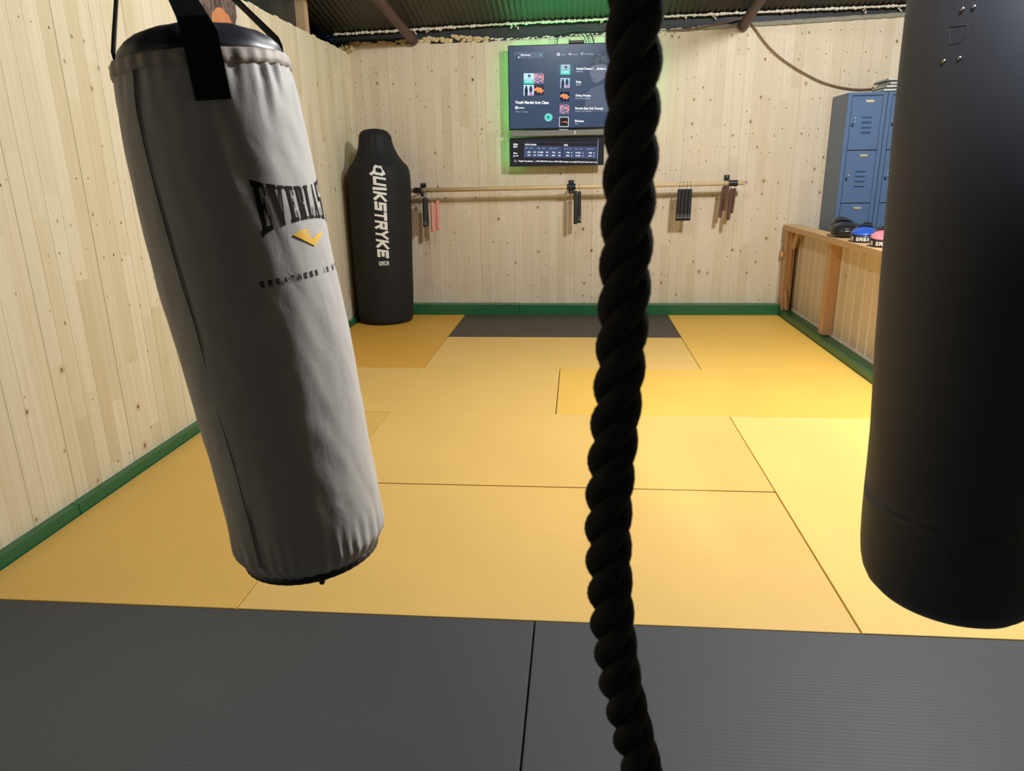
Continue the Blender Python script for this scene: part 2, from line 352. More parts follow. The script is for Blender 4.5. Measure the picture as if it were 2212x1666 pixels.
M['print_gold'] = plain('print_gold', lin(222, 172, 44), 0.5)
M['print_white'] = plain('print_white', (0.80, 0.80, 0.77, 1), 0.55, var=0.03)
M['seam'] = plain('seam_thread', (0.20, 0.18, 0.17, 1), 0.7)
M['locker'] = plain('locker_blue', lin(80, 108, 146), 0.38, var=0.10, scale=4, metal=0.0)
M['locker_side'] = plain('locker_side_grey', lin(98, 114, 136), 0.45, var=0.06, scale=4)
M['locker_dark'] = plain('locker_dark', lin(22, 34, 60), 0.5)
M['dowel'] = plain('dowel_wood', lin(216, 192, 150), 0.5, var=0.12, scale=14, stretch=(0.5, 6, 6))
M['foam_black'] = plain('foam_grip_black', (0.020, 0.020, 0.022, 1), 0.7, var=0.15)
M['foam_pink'] = plain('foam_grip_pink', lin(226, 142, 132), 0.65, var=0.06)
M['dark_wood'] = plain('dark_wood', lin(98, 68, 56), 0.42, var=0.28, scale=14, stretch=(8, 8, 1))
M['silver'] = plain('silver_line', (0.5, 0.5, 0.48, 1), 0.4)
M['mitt_black'] = plain('mitt_black', (0.014, 0.014, 0.016, 1), 0.3, var=0.15, bump=0.1)
M['mitt_blue'] = plain('mitt_blue', lin(44, 84, 178), 0.36, var=0.06)
M['mitt_pink'] = plain('mitt_pink', lin(216, 128, 140), 0.4, var=0.06)
M['wire'] = plain('brown_wire', lin(120, 88, 60), 0.6)
M['cable'] = plain('black_cable', (0.012, 0.016, 0.013, 1), 0.5)
M['plastic_white'] = plain('white_plastic', (0.62, 0.62, 0.58, 1), 0.4)
M['soundbar'] = plain('soundbar_fabric', lin(128, 128, 124), 0.8, var=0.45, scale=220, bump=0.3, bscale=300)
M['clay'] = plain('grey_leather', (1, 1, 1, 1), 0.5)

def leather(name, col, rough, spec, wr=0.35, sheen=0.0):
    m, nt, b = new_mat(name); L = nt.links
    tc = N(nt, 'ShaderNodeTexCoord'); no = N(nt, 'ShaderNodeTexNoise'); no.inputs['Scale'].default_value = 3.5; no.inputs['Detail'].default_value = 4
    L.new(tc.outputs['Object'], no.inputs['Vector'])
    L.new(mix_c(nt, no.outputs['Fac'], tuple(x*0.92 for x in col[:3])+(1,), tuple(min(1, x*1.06) for x in col[:3])+(1,)), b.inputs['Base Color'])
    b.inputs['Roughness'].default_value = rough; b.inputs['Specular IOR Level'].default_value = spec
    b.inputs['Sheen Weight'].default_value = sheen
    mp = N(nt, 'ShaderNodeMapping'); mp.inputs['Scale'].default_value = (1, 1, 0.6); mp.inputs['Rotation'].default_value = (0, 0.5, 0); L.new(tc.outputs['Object'], mp.inputs[0])
    a = N(nt, 'ShaderNodeTexNoise'); a.inputs['Scale'].default_value = 16; a.inputs['Detail'].default_value = 5; a.inputs['Distortion'].default_value = 0.8; L.new(mp.outputs[0], a.inputs['Vector'])
    f = N(nt, 'ShaderNodeTexNoise'); f.inputs['Scale'].default_value = 420; L.new(tc.outputs['Object'], f.inputs['Vector'])
    h = math_n(nt, 'ADD', a.outputs['Fac'], math_n(nt, 'MULTIPLY', f.outputs['Fac'], 0.06))
    bp = N(nt, 'ShaderNodeBump'); bp.inputs['Strength'].default_value = wr; bp.inputs['Distance'].default_value = 0.006
    L.new(h, bp.inputs['Height']); L.new(bp.outputs[0], b.inputs['Normal'])
    return m
M['bag_grey'] = leather('grey_bag_leather', (0.40, 0.385, 0.37, 1), 0.55, 0.25)
M['bag_band'] = leather('grey_bag_band', (0.36, 0.31, 0.275, 1), 0.55, 0.3)
M['bag_navy'] = leather('navy_bag_vinyl', (0.050, 0.049, 0.058, 1), 0.62, 0.7, wr=0.10, sheen=0.0)
M['cover_black'] = leather('black_cover_fabric', (0.013, 0.013, 0.014, 1), 0.7, 0.3, wr=0.2)

# ------------------------------------------------------------------ setting: floor, walls, roof
X0, X1, YB = -1.03, 3.05, 5.10
def structure(o): o['kind'] = 'structure'; return o
bm = BM(); box(bm, (-1.3, -4.2, -0.16), (5.2, 5.4, -0.05)); structure(obj('floor', bm, M['concrete']))

def board_wall(name, axis, lo, hi, width, plane, thick, ztop, zbot, mat, sign):
    bm = BM(); u = math.floor(lo/width)*width
    while u < hi:
        a, b = max(u, lo), min(u+width, hi)
        if b-a > 0.004:
            zt = ztop((a+b)/2)+random.uniform(-0.006, 0.006)
            tk_ = thick-random.choice([0, 0, 0.0008, 0.0014]); pr = [(a, thick-.0018), (a+0.0008, tk_), (b-0.0008, tk_), (b, thick-.0018)]
            rows = []
            for z in (zbot, zt):
                rows.append([bm.verts.new((p, plane-sign*t, z) if axis == 0 else (plane-sign*t, p, z)) for p, t in pr])
            for i in range(4): bm.faces.new((rows[0][i], rows[0][(i+1) % 4], rows[1][(i+1) % 4], rows[1][i]))
            bm.faces.new(rows[0]); bm.faces.new(rows[1])
        u += width
    return structure(obj(name, bm, mat))
def zt_back(x): return float(np.interp(x, [-1.03, 0.48, 1.8, 3.93, 4.7], [2.515, 2.50, 2.53, 2.592, 2.61]))
board_wall('wall_back', 0, X0-0.1, 4.7, 0.0835, YB+0.014, 0.014, zt_back, -0.05, M['pine_back'], 1)
def zt_left(y): return 2.452
board_wall('wall_left', 1, -4.2, YB, 0.0835, X0-0.014, 0.014, zt_left, -0.05, M['pine_left'], -1)
board_wall('wall_right', 1, -4.2, YB, 0.0835, 4.7+0.014, 0.014, lambda y: 2.6, -0.05, M['pine_left'], 1)

# corrugated roof, climbing towards the camera
RS = 0.21; RZ = 2.665
def roof_z(y): return RZ+(5.085-y)*RS
def foam_z(x): return float(np.interp(x, [-1.24, 0.48, 3.93, 4.6], [2.612, 2.652, 2.682, 2.69]))
bm = BM(); n = int(6.6/0.0125); ra = []; rb = []; rc = []
for i in range(n+1):
    x = -1.7+i*0.0125; dz = 0.008*math.cos(2*PI*x/0.05)+foam_z(x)-2.652
    ra.append(bm.verts.new((x, 5.20, roof_z(5.20)+dz))); rb.append(bm.verts.new((x, 4.0, roof_z(4.0)+dz))); rc.append(bm.verts.new((x, -4.2, roof_z(-4.2)+dz)))
for i in range(n):
    bm.faces.new((ra[i], ra[i+1], rb[i+1], rb[i])); bm.faces.new((rb[i], rb[i+1], rc[i+1], rc[i]))
structure(obj('ceiling', bm, M['roof'], smooth=True))
# dark eave beam behind the wall top
bm = BM()
prof = [(5.13, 0.0), (5.13, 1.0), (5.25, 1.0), (5.25, 0.0)]
r = []
for x, zl, zh in ((-1.9, 2.42, 2.655), (1.5, 2.46, 2.665), (4.9, 2.50, 2.68)):
    r.append([(x, y, zl+(zh-zl)*t) for y, t in prof])
ringloft(bm, r); structure(obj('trim_1', bm, M['beam']))
bm = BM(); box(bm, (-1.3, 5.25, -0.05), (5.0, 5.3, 2.62)); box(bm, (-1.85, 5.25, 2.3), (-1.0, 5.3, 2.8)); structure(obj('trim_2', bm, M['beam']))
# sheeting above and behind the left wall, hung from the roof
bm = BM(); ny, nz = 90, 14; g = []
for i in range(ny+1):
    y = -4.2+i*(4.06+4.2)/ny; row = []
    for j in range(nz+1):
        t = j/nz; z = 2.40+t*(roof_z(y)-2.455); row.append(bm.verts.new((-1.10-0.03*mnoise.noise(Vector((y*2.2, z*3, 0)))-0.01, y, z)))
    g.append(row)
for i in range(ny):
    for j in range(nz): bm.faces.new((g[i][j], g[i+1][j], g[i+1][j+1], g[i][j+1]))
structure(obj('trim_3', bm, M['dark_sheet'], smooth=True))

# baseboards: painted timbers with a visible top
def bb(name, lo, hi):
    bm = BM(); box(bm, lo, hi, 0.003); return structure(obj(name, bm, M['green']))
bm = BM()
for a, b in ((-4.0, -1.2), (-1.198, 0.62), (0.623, 2.9), (2.902, 5.03)):
    box(bm, (X0+0.0, a, -0.05), (-0.990, b, 0.046+random.uniform(-0.001, 0.001)), 0.003)
structure(obj('baseboard_left', bm, M['green']))
bm = BM(); box(bm, (-0.988, 4.985, -0.05), (0.548, 5.098, 0.102), 0.003); box(bm, (0.551, 4.987, -0.05), (3.05, 5.098, 0.098), 0.003)
structure(obj('baseboard_back', bm, M['green']))
bm = BM(); box(bm, (3.05, -1.46, -0.05), (3.098, 5.0, 0.048), 0.003); structure(obj('baseboard_right', bm, M['green']))

# ------------------------------------------------------------------ floor mats
G = 'interlocked judo mats covering the floor'
def mat_tile(x0, x1, y0, y1, m, label):
    g = 0.0022; bm = BM(); h = random.uniform(-0.0012, 0.0012)
    box(bm, (x0+g, y0+g, -0.048), (x1-g, y1-g, h), 0.004, seg=3)
    place('floor_mat', bm, M[m], (x0+g, y0+g, -0.048), smooth=False, label=label, cat='floor mat', group=G)
mat_tile(0, 2, 0, 1, 'yellow_a', 'yellow judo mat in the nearest yellow row, its front edge against the black mats')
mat_tile(0, 2, 1, 2, 'yellow_a', 'yellow judo mat second from the front in the middle of the floor')
mat_tile(-0.988, 0, 0, 2, 'yellow_l', 'long yellow judo mat running lengthwise beside the left wall, nearest the camera')
mat_tile(2, 3.048, 0, 2, 'yellow_p', 'long pale bright yellow mat running lengthwise on the right under the navy bag')
mat_tile(-0.988, 1, 2, 3, 'yellow_a', 'yellow judo mat in the middle row, left of its short centre seam')
mat_tile(1, 3.048, 2, 3, 'yellow_b', 'deeper yellow judo mat in the middle row, right of its short centre seam')
mat_tile(-0.988, 0, 3, 4.984, 'yellow_o', 'orange-yellow mat in the back left corner under the black standing bag')
mat_tile(0, 2, 3, 4, 'yellow_a', 'dull yellow mat directly in front of the small dark mat at the back wall')
mat_tile(0, 2, 4, 4.984, 'black_matb', 'single brownish black mat against the back wall baseboard')
mat_tile(2, 3.048, 3, 4.984, 'yellow_b', 'yellow mat in the back right corner beside the half wall')
mat_tile(-0.988, 0.995, -1, 0, 'black_mat', 'black mat in the foreground, left of the foreground seam')
mat_tile(0.995, 3.048, -1, 0, 'black_mat', 'black mat in the foreground, right of the foreground seam')
mat_tile(-0.988, 0.995, -2, -1, 'black_mat', 'black mat at the bottom edge behind the left foreground mat')
mat_tile(0.995, 3.048, -2, -1, 'black_mat', 'black mat at the bottom edge behind the right foreground mat')

# ------------------------------------------------------------------ spray foam, wool, braces, post, tarp at the eaves
def blob(bm, c, r, seed=0, sub=2, sq=(1, 1, 1)):
    v = bmesh.ops.create_icosphere(bm, subdivisions=sub, radius=1)['verts']
    for q in v:
        k = 1+0.25*mnoise.noise(q.co*1.7+Vector((seed, 0, 0))); q.co = Vector((c[0]+q.co.x*r*k*sq[0], c[1]+q.co.y*r*k*sq[1], c[2]+q.co.z*r*k*sq[2]))
bm = BM(); x = -1.14; k = 0
while x < 4.4:
    r = random.choice([0.010, 0.012, 0.014, 0.018]); blob(bm, (x, 5.075, foam_z(x)-.010+random.uniform(-.003, .003)), r, k, sub=1, sq=(1.3, 1, 0.9)); k += 1
    if random.random() < 0.06:
        l = random.uniform(.02, .055)
        for q in range(5): blob(bm, (x+random.uniform(-.012, .012)+q*.003, 5.085, foam_z(x)-l*q/4-.005), 0.0085, k+q, sub=1)
    x += r*1.35
place('foam_bead', bm, M['foam'], (-1.14, 5.1, 2.6), smooth=True, label='lumpy cream expanding foam line running along the eave under the corrugated roof', cat='foam sealant')
bm = BM()
for k in range(150):
    x = random.uniform(-1.02, 0.28); up = 0.045*max(0, 1-abs(x+0.1)/0.55)
    blob(bm, (x, 5.115, zt_back(x)+random.uniform(0.0, 0.022+up)), random.uniform(.012, .024), k, sub=1, sq=(1.5, .7, .8))
for k in range(26):
    blob(bm, (-1.02+random.uniform(-.06, .05), 5.07+random.uniform(-.05, .02), 2.47+random.uniform(-.02, .03)), random.uniform(.012, .022), k, sub=1)
place('foam_patch', bm, M['foam_old'], (-1.0, 5.1, 2.5), smooth=True, label='yellowed expanding foam patch bulging over the left end of the back wall', cat='foam sealant')
bm = BM()
for k in range(120):
    x = random.uniform(0.3, 2.3); blob(bm, (x, 5.118, zt_back(x)+random.uniform(0.0, 0.03)), random.uniform(.007, .014), k, sub=1, sq=(1.8, .7, .8))
tube(bm, [(0.3+i*.08, 5.118, zt_back(0.3+i*.08)+.004) for i in range(26)], .008, 8)
place('foam_filler', bm, M['foam'], (1.3, 5.1, 2.5), smooth=True, label='thin patchy pale foam strip above the boards behind the television', cat='foam sealant')
bm = BM(); pts = []
for i in range(60):
    x = 2.15+i*0.042; pts.append((x, 5.104, zt_back(x)+0.012+0.004*random.random()))
tube(bm, pts, [0.019+0.005*random.random() for _ in pts], 10)
place('mineral_wool_strip', bm, M['wool'], (2.2, 5.1, 2.55), smooth=True, label='grey green mineral wool strip above the right part of the back wall', cat='insulation')
def brace(p, d, L, r, label):
    d = Vector(d).normalized(); bm = BM(); tube(bm, [Vector(p), Vector(p)+d*L], r, 24)
    tube(bm, [Vector(p)-d*0.004, Vector(p)+d*0.03], r*1.18, 24)
    place('steel_brace', bm, M['pipe'], p, smooth=False, label=label, cat='pipe', group='brown steel pipes under the roof')
brace((-0.405, 5.08, 2.535), (-0.10, -1.0, 0.20), 2.6, 0.042, 'brown steel pipe rising from the foam patch at the left of the television')
brace((2.545, 5.08, 2.560), (0.03, -1.0, 0.19), 2.6, 0.042, 'brown steel pipe rising above the right end of the hanging rod')
bm = BM(); box(bm, (-1.125, 4.06, 2.45), (-1.036, 4.14, roof_z(4.1)-0.055), 0.002)
place('wall_post', bm, M['post'], (-1.08, 4.1, 2.45), label='short wooden post standing on top of the left wall', cat='post')
bm = BM(); g = []
for i in range(9):
    t = i/8; row = []
    for j in range(7):
        s = j/6; x = -1.26+s*0.23; z = 2.705-s*0.21-t*0.10*(1-s); row.append(bm.verts.new((x-0.01*math.sin(9*t), 4.55+0.35*t+0.02*math.sin(8*s+5*t), z-0.05*t)))
    g.append(row)
for i in range(8):
    for j in range(6): bm.faces.new((g[i][j], g[i+1][j], g[i+1][j+1], g[i][j+1]))
bmesh.ops.solidify(bm, geom=bm.faces[:], thickness=0.003)
place('tarp', bm, M['blue_tarp'], (-1.1, 4.7, 2.5), smooth=True, label='blue tarpaulin scrap beside the wooden post at the back left corner', cat='tarp')
bm = BM(); box(bm, (-1.32, 4.3, 2.2), (-1.28, 5.3, 2.86)); structure(obj('trim_4', bm, M['beam']))

# ------------------------------------------------------------------ poster high on the left wall
m, nt, b = new_mat('poster_fur'); tc = N(nt, 'ShaderNodeTexCoord'); mp = N(nt, 'ShaderNodeMapping'); mp.inputs['Scale'].default_value = (1, 60, 12); nt.links.new(tc.outputs['Object'], mp.inputs[0])
no = N(nt, 'ShaderNodeTexNoise'); no.inputs['Scale'].default_value = 1.0; no.inputs['Detail'].default_value = 6; no.inputs['Distortion'].default_value = 1.4; nt.links.new(mp.outputs[0], no.inputs['Vector'])
cr = N(nt, 'ShaderNodeValToRGB'); nt.links.new(no.outputs['Fac'], cr.inputs[0]); cr.color_ramp.elements[0].position = 0.35; cr.color_ramp.elements[0].color = lin(52, 36, 30); cr.color_ramp.elements[1].position = 0.72; cr.color_ramp.elements[1].color = lin(150, 128, 118)
nt.links.new(cr.outputs[0], b.inputs['Base Color']); b.inputs['Roughness'].default_value = 0.5
M['poster_fur'] = m; M['paper'] = plain('poster_paper', lin(214, 200, 186), 0.5, var=0.03); M['poster_orange'] = plain('poster_orange', lin(204, 132, 88), 0.5, var=0.25, scale=12)
t = thing('poster', 'poster of shaggy brown fur with an orange patch, high on the left wall', 'poster', (-1.03, 2.3, 2.2))
bm = BM(); box(bm, (-1.030, 2.10, 2.16), (-1.027, 2.86, 2.45)); obj('sheet', bm, M['paper'], t)
bm = BM(); n = 40; top = []; bot = []
for i in range(n+1):
    y = 2.12+i*(0.69)/n; top.append((-1.0262, y, 2.445)); bot.append((-1.0262, y, 2.17+(0.16*max(0, (i/n-0.86)/0.14))+0.006*random.random()))
tv = [bm.verts.new(p) for p in top]; bv = [bm.verts.new(p) for p in bot]
for i in range(n): bm.faces.new((bv[i], bv[i+1], tv[i+1], tv[i]))
obj('fur_picture', bm, M['poster_fur'], t, label='shaggy brown fur printed on the poster')
bm = BM(); c = bm.verts.new((-1.0252, 2.60, 2.25)); rr = []
for i in range(36):
    a = 2*PI*i/36; k = 1+0.13*random.random(); rr.append(bm.verts.new((-1.0252, 2.60+0.12*k*math.cos(a), 2.245+0.085*k*math.sin(a))))
for i in range(36): bm.faces.new((c, rr[i], rr[(i+1) % 36]))
obj('orange_patch', bm, M['poster_orange'], t, label='orange patch on the poster')

# ------------------------------------------------------------------ television, soundbar, ticker display, lights strip, cables
E_ = {'bg': emit('screen_slate', lin(52, 72, 98), 1.0), 'bg2': emit('screen_dark', lin(20, 22, 30), 1.0), 'pn': emit('screen_panel', lin(82, 98, 126), 1.0),
 'wh': emit('screen_white', (0.95, 0.97, 1, 1), 1.15), 'gy': emit('screen_grey', lin(176, 188, 204), 1.0), 'bl': emit('screen_card', lin(58, 72, 108), 1.0),
 'tl': emit('screen_teal', lin(70, 214, 186), 1.1), 'or': emit('screen_orange', lin(255, 150, 84), 1.1), 'pk': emit('screen_pink', lin(206, 130, 190), 1.0),
 'nv': emit('screen_navy', lin(24, 26, 58), 1.0), 'bk': emit('screen_black', lin(12, 12, 18), 1.0), 'bt': emit('screen_dim', lin(84, 96, 118), 1.0),
 'bs': emit('screen_face', lin(104, 112, 132), 1.0), 'hd': emit('screen_hair', lin(46, 58, 78), 1.0), 'cy': emit('screen_sky', lin(190, 226, 240), 1.1), 'tq': emit('screen_shade', lin(44, 92, 112), 1.0)}
EK = list(E_.keys()); EM = [E_[k] for k in EK]; EI = {k: i for i, k in enumerate(EK)}
TVX, TVZ = 0.478, 2.445
def tvp(layer):
    return lambda cx, cy: Vector((TVX+(cx-103-0.02*(cy-115))/1392.0, 4.9640-0.0006*layer, TVZ-(cy-(115-0.034*(cx-100)))/1444.0))
def trect(bm, x0, y0, x1, y1, k, layer=1):
    f = tvp(layer); quad(bm, [f(x0, y0), f(x1, y0), f(x1, y1), f(x0, y1)], EI[k])
def tpoly(bm, pts, k, layer=1):
    f = tvp(layer); vs = [bm.verts.new(f(*p)) for p in pts]; fc = bm.faces.new(vs); fc.material_index = EI[k]; fc.normal_update()
    bmesh.ops.triangulate(bm, faces=[fc])
def tdisc(bm, cx, cy, r, k, layer=1): tpoly(bm, [(cx+r*math.cos(2*PI*i/28), cy+r*math.sin(2*PI*i/28)) for i in range(28)], k, layer)
def ttext(bm, s, x, y, h, w, k='wh', bold=0.03, layer=3): put_text(bm, s, tvp(layer), x, y, h, w, bold, EI[k])
tv = thing('television', 'wall mounted television showing a music playlist, glowing green behind', 'television', (1.1, 5.0, 1.733))
bm = BM(); box(bm, (TVX, 4.966, 1.733), (TVX+1.26, 5.005, TVZ), 0.004); box(bm, (0.70, 5.005, 1.85), (1.5, 5.035, 2.3), 0.01); obj('housing', bm, M['black_plastic'], tv)
bm = BM(); box(bm, (0.98, 5.0, 1.95), (1.24, 5.085, 2.2)); obj('wall_mount', bm, M['black_plastic'], tv)
bm = BM(); g = tvp(0)
quad(bm, [(TVX+.008, 4.9655, TVZ-.008), (TVX+1.252, 4.9655, TVZ-.008), (TVX+1.252, 4.9655, 1.745), (TVX+.008, 4.9655, 1.745)], EI['bg'])
def art_a(x, y, s): # woman on white over teal water
    trect(bm, x, y, x+s, y+s, 'cy', 1); trect(bm, x, y+s*.62, x+s, y+s, 'tl', 2); tpoly(bm, [(x+.45*s, y+.55*s), (x+.42*s, y+.2*s), (x+.55*s, y+.08*s), (x+.68*s, y+.2*s), (x+.64*s, y+.55*s), (x+.57*s, y+.3*s), (x+.52*s, y+.3*s)], 'hd', 2)
    tpoly(bm, [(x+.1*s, y+.7*s), (x+.9*s, y+.68*s), (x+.8*s, y+.8*s), (x+.2*s, y+.82*s)], 'cy', 3)
def art_b(x, y, s): # two dark figures on pale blue
    trect(bm, x, y, x+s, y+s, 'cy', 1); tpoly(bm, [(x+.12*s, y+s), (x+.1*s, y+.5*s), (x+.2*s, y+.1*s), (x+.32*s, y+.1*s), (x+.42*s, y+.5*s), (x+.4*s, y+s)], 'nv', 2)
    tpoly(bm, [(x+.58*s, y+.7*s), (x+.56*s, y+.3*s), (x+.66*s, y+.08*s), (x+.78*s, y+.1*s), (x+.86*s, y+.4*s), (x+.8*s, y+.7*s)], 'nv', 2); tpoly(bm, [(x+.56*s, y+s), (x+.6*s, y+.66*s), (x+.82*s, y+.66*s), (x+.95*s, y+s)], 'pk', 2)
def art_c(x, y, s): # warm blurs on dark
    trect(bm, x, y, x+s, y+s, 'nv', 1)
    for a, b_, r in ((.15, .45, .14), (.36, .35, .15), (.42, .62, .13), (.66, .42, .16), (.72, .66, .13), (.92, .55, .08)): tdisc(bm, x+a*s, y+b_*s, r*s, 'or', 2)
def art_d(x, y, s): # pink and violet patchwork
    rnd = random.Random(5)
    trect(bm, x, y, x+s, y+s, 'pk', 1)
    for i in range(9):
        for j in range(9):
            c = rnd.choice(['pk', 'pn', 'or', 'pk', 'bs', 'pk', 'gy'])
            if c != 'pk': trect(bm, x+i*s/9, y+j*s/9, x+(i+1)*s/9, y+(j+1)*s/9, c, 2)
for k, (x, y) in enumerate([(0, 0)]):
    trect(bm, 190, 190, 545, 262, 'pn'); tdisc(bm, 222, 246, 20, 'nv', 2); tdisc(bm, 238, 252, 11, 'cy', 3); trect(bm, 200, 208, 250, 222, 'bt', 2)
    ttext(bm, 'Sdancening', 265, 232, 17, 120); ttext(bm, 'YOUL', 268, 252, 9, 42, 'gy', 0.01)
    tpoly(bm, [(505, 228), (518, 218), (530, 232), (505, 234)], 'tl', 3)
tpoly(bm, [(718, 232), (718, 210), (735, 196), (751, 210), (751, 232)], 'wh', 2); tpoly(bm, [(728, 226), (728, 214), (735, 208), (742, 214), (742, 226)], 'bg', 3)
ttext(bm, 'Home', 765, 225, 14, 58, 'gy'); tdisc(bm, 876, 210, 13, 'wh', 2); tdisc(bm, 876, 210, 8, 'bg', 3); tpoly(bm, [(884, 216), (888, 213), (896, 224), (892, 227)], 'wh', 2)
ttext(bm, 'Search', 905, 222, 15, 68, 'gy'); trect(bm, 1013, 192, 1042, 220, 'gy', 2); trect(bm, 1024, 196, 1028, 216, 'bg', 3); trect(bm, 1034, 196, 1037, 216, 'bg', 3); ttext(bm, 'Your Library', 1057, 218, 15, 118, 'gy')
# dim classical bust at the right of the screen
tpoly(bm, [(1085, 700), (1150, 620), (1240, 585), (1330, 560), (1420, 600), (1500, 760), (1500, 900), (1085, 900)], 'bt', 1)
tpoly(bm, [(1150, 350), (1140, 400), (1128, 462), (1147, 470), (1150, 500), (1162, 530), (1190, 553), (1240, 548), (1290, 510), (1360, 470), (1400, 380), (1360, 280), (1250, 250)], 'bs', 2)
tpoly(bm, [(1122, 296), (1160, 295), (1150, 250), (1190, 205), (1270, 165), (1370, 170), (1440, 230), (1460, 330), (1430, 430), (1370, 440), (1340, 350), (1300, 330), (1230, 330), (1160, 350), (1128, 345)], 'hd', 3)
for i in range(14):
    rnd = random.Random(i); x = 1160+rnd.random()*260; y = 200+rnd.random()*120; tdisc(bm, x, y, 12, 'bt', 4)
tpoly(bm, [(1165, 385), (1215, 372), (1222, 384), (1170, 396)], 'hd', 4); tpoly(bm, [(1160, 505), (1192, 500), (1190, 510), (1164, 513)], 'hd', 4)
art_a(305, 442, 128); art_d(433, 438, 124); art_b(305, 582, 130); art_c(435, 582, 126)
ttext(bm, 'Youth Martial Arts Class', 200, 812, 34, 425, bold=0.035); tdisc(bm, 217, 862, 19, 'wh', 2); tdisc(bm, 217, 862, 9, 'bs', 3); ttext(bm, 'Indiana', 240, 870, 17, 80); ttext(bm, 'Playlist \u2022 13 songs', 202, 918, 15, 162, 'gy', 0.01)
tdisc(bm, 625, 977, 49, 'cy', 2); tdisc(bm, 625, 977, 43, 'tl', 3); tpoly(bm, [(613, 960), (640, 977), (613, 994)], 'nv', 4)
rows = [(338, art_a, 'Ancient Dreams in a Modern L', 372, 'MARINA', 85), (498, art_b, 'Kids', 66, 'MGMT', 66), (660, art_c, 'Diving Women', 190, 'Japanese Breakfast', 186), (816, art_d, 'Smooth (feat. Rob Thomas)', 350, 'Santana, Rob Thomas', 206), (972, None, 'Shimmer', 118, 'Fuel', 42)]
for y, art, a, wa, b_, wb in rows:
    trect(bm, 728, y+6, 925, y+118, 'tq' if art is art_a else 'bl')
    if art: art(766, y, 118)
    else:
        trect(bm, 764, y-2, 882, y+120, 'wh', 2); trect(bm, 770, y+4, 876, y+114, 'bk', 3); tpoly(bm, [(780, y+64), (830, y+52), (866, y+60), (866, y+72), (830, y+62)], 'or', 4)
    ttext(bm, a, 960, y+58, 27, wa); ttext(bm, b_, 960, y+88, 17, wb, 'gy', 0.015)
trect(bm, 764, 1122, 880, 1132, 'gy')
obj('screen', bm, EM, tv, label='lit screen with a playlist')
m = emit('led_green', (0.02, 1.0, 0.24, 1), 11.0); M['led'] = m
bm = BM(); box(bm, (TVX+.006, 5.006, 1.74), (TVX+.016, 5.016, 2.42)); box(bm, (TVX+.02, 5.006, 2.42), (TVX+1.24, 5.018, 2.432)); box(bm, (TVX+1.228, 5.006, 1.76), (TVX+1.24, 5.018, 2.42)); obj('light_strip', bm, m, tv, label='green light strip behind the television')
lamp('television_backlight', 'AREA', (1.1, 5.03, 2.47), 2.4, (0.12, 1.0, 0.34), 1.2, target=(1.1, 4.2, 3.6), size_y=0.03)
# webcam box on top
bm = BM(); box(bm, (1.02, 4.96, 2.447), (1.160, 5.0, 2.470), 0.004); place('camera_bar', bm, M['black_plastic'], (1.09, 4.98, 2.447), label='small black bar sitting on top of the television', cat='media box')
sb = thing('soundbar', 'speckled grey soundbar mounted between the television and the ticker display', 'soundbar', (1.0, 4.97, 1.67))
bm = BM(); box(bm, (0.50, 4.925, 1.673), (1.52, 5.0, 1.723), 0.01, seg=3); obj('speaker_grille', bm, M['soundbar'], sb)
bm = BM(); box(bm, (1.075, 4.922, 1.682), (1.088, 4.926, 1.714), 0.002); box(bm, (0.9, 5.0, 1.68), (1.2, 5.085, 1.71)); obj('badge', bm, M['plastic_white'], sb, label='pale vertical badge')
tk = thing('ticker_display', 'wide low black display with scores and a news ticker, under the soundbar', 'display', (0.9, 4.98, 1.412))
bm = BM(); box(bm, (0.478, 4.966, 1.410), (1.350, 5.0, 1.664), 0.003); box(bm, (0.8, 5.0, 1.46), (1.1, 5.085, 1.6)); obj('housing', bm, M['black_plastic'], tk)
bm = BM(); box(bm, (.484, 5.001, 1.42), (.494, 5.012, 1.66)); obj('light_strip', bm, M['led'], tk, label='green light strip')
bm = BM(); quad(bm, [(0.484, 4.9655, 1.658), (1.344, 4.9655, 1.658), (1.344, 4.9655, 1.416), (0.484, 4.9655, 1.416)], EI['bg2'])
ttext(bm, '8:56', 178, 1334, 25, 58); ttext(bm, "90\u00b0F", 178, 1364, 20, 52); ttext(bm, 'Mon', 180, 1440, 18, 48); ttext(bm, 'Jul 18', 180, 1474, 18, 62)
trect(bm, 1262, 1240, 1267, 1562, 'gy')
for x0, x1, ttl, wt, subs in ((316, 808, 'NCAA Football', 144, [('8:00 - 7 PM', 'ARC', 'TUL', '0-0'), ('8:00 - 7 PM', 'LAM', 'NTX', '0-0'), ('8:00 - 5 PM', 'TXA', 'BAY', '0-0')]), (818, 1258, 'MLB', 48, [('Top 2nd - 2 outs', 'TOR', 'BAL', '0'), ('Bot 1 - 2 outs', 'CHW', 'DET', '1'), ('6:30 PM', 'TB', 'NYY', '0')])):
    trect(bm, x0, 1285, x1, 1488, 'bl', 1); trect(bm, x0+4, 1290, x1-4, 1336, 'bg2', 2); ttext(bm, ttl, x0+14, 1330, 21, wt)
    n = 3; w = (x1-x0-14)/n
    for i, (hd, a, b_, sc_) in enumerate(subs):
        xx = x0+8+i*w
        trect(bm, xx, 1340, xx+w-6, 1478, 'bt' if False else 'pn', 2); trect(bm, xx+2, 1342, xx+w-8, 1476, 'bl', 3)
        ttext(bm, hd, xx+8, 1372, 13, min(w-30, 90), 'gy', 0.02, 4)
        for yy, s in ((1424, a), (1462, b_)):
            tdisc(bm, xx+22, yy-9, 10, 'pn' if i != 1 else 'cy', 4); ttext(bm, s, xx+38, yy, 17, 42, 'wh', 0.04, 4); ttext(bm, sc_, xx+w-42, yy, 17, 28 if len(sc_) > 1 else 12, 'wh', 0.04, 4)
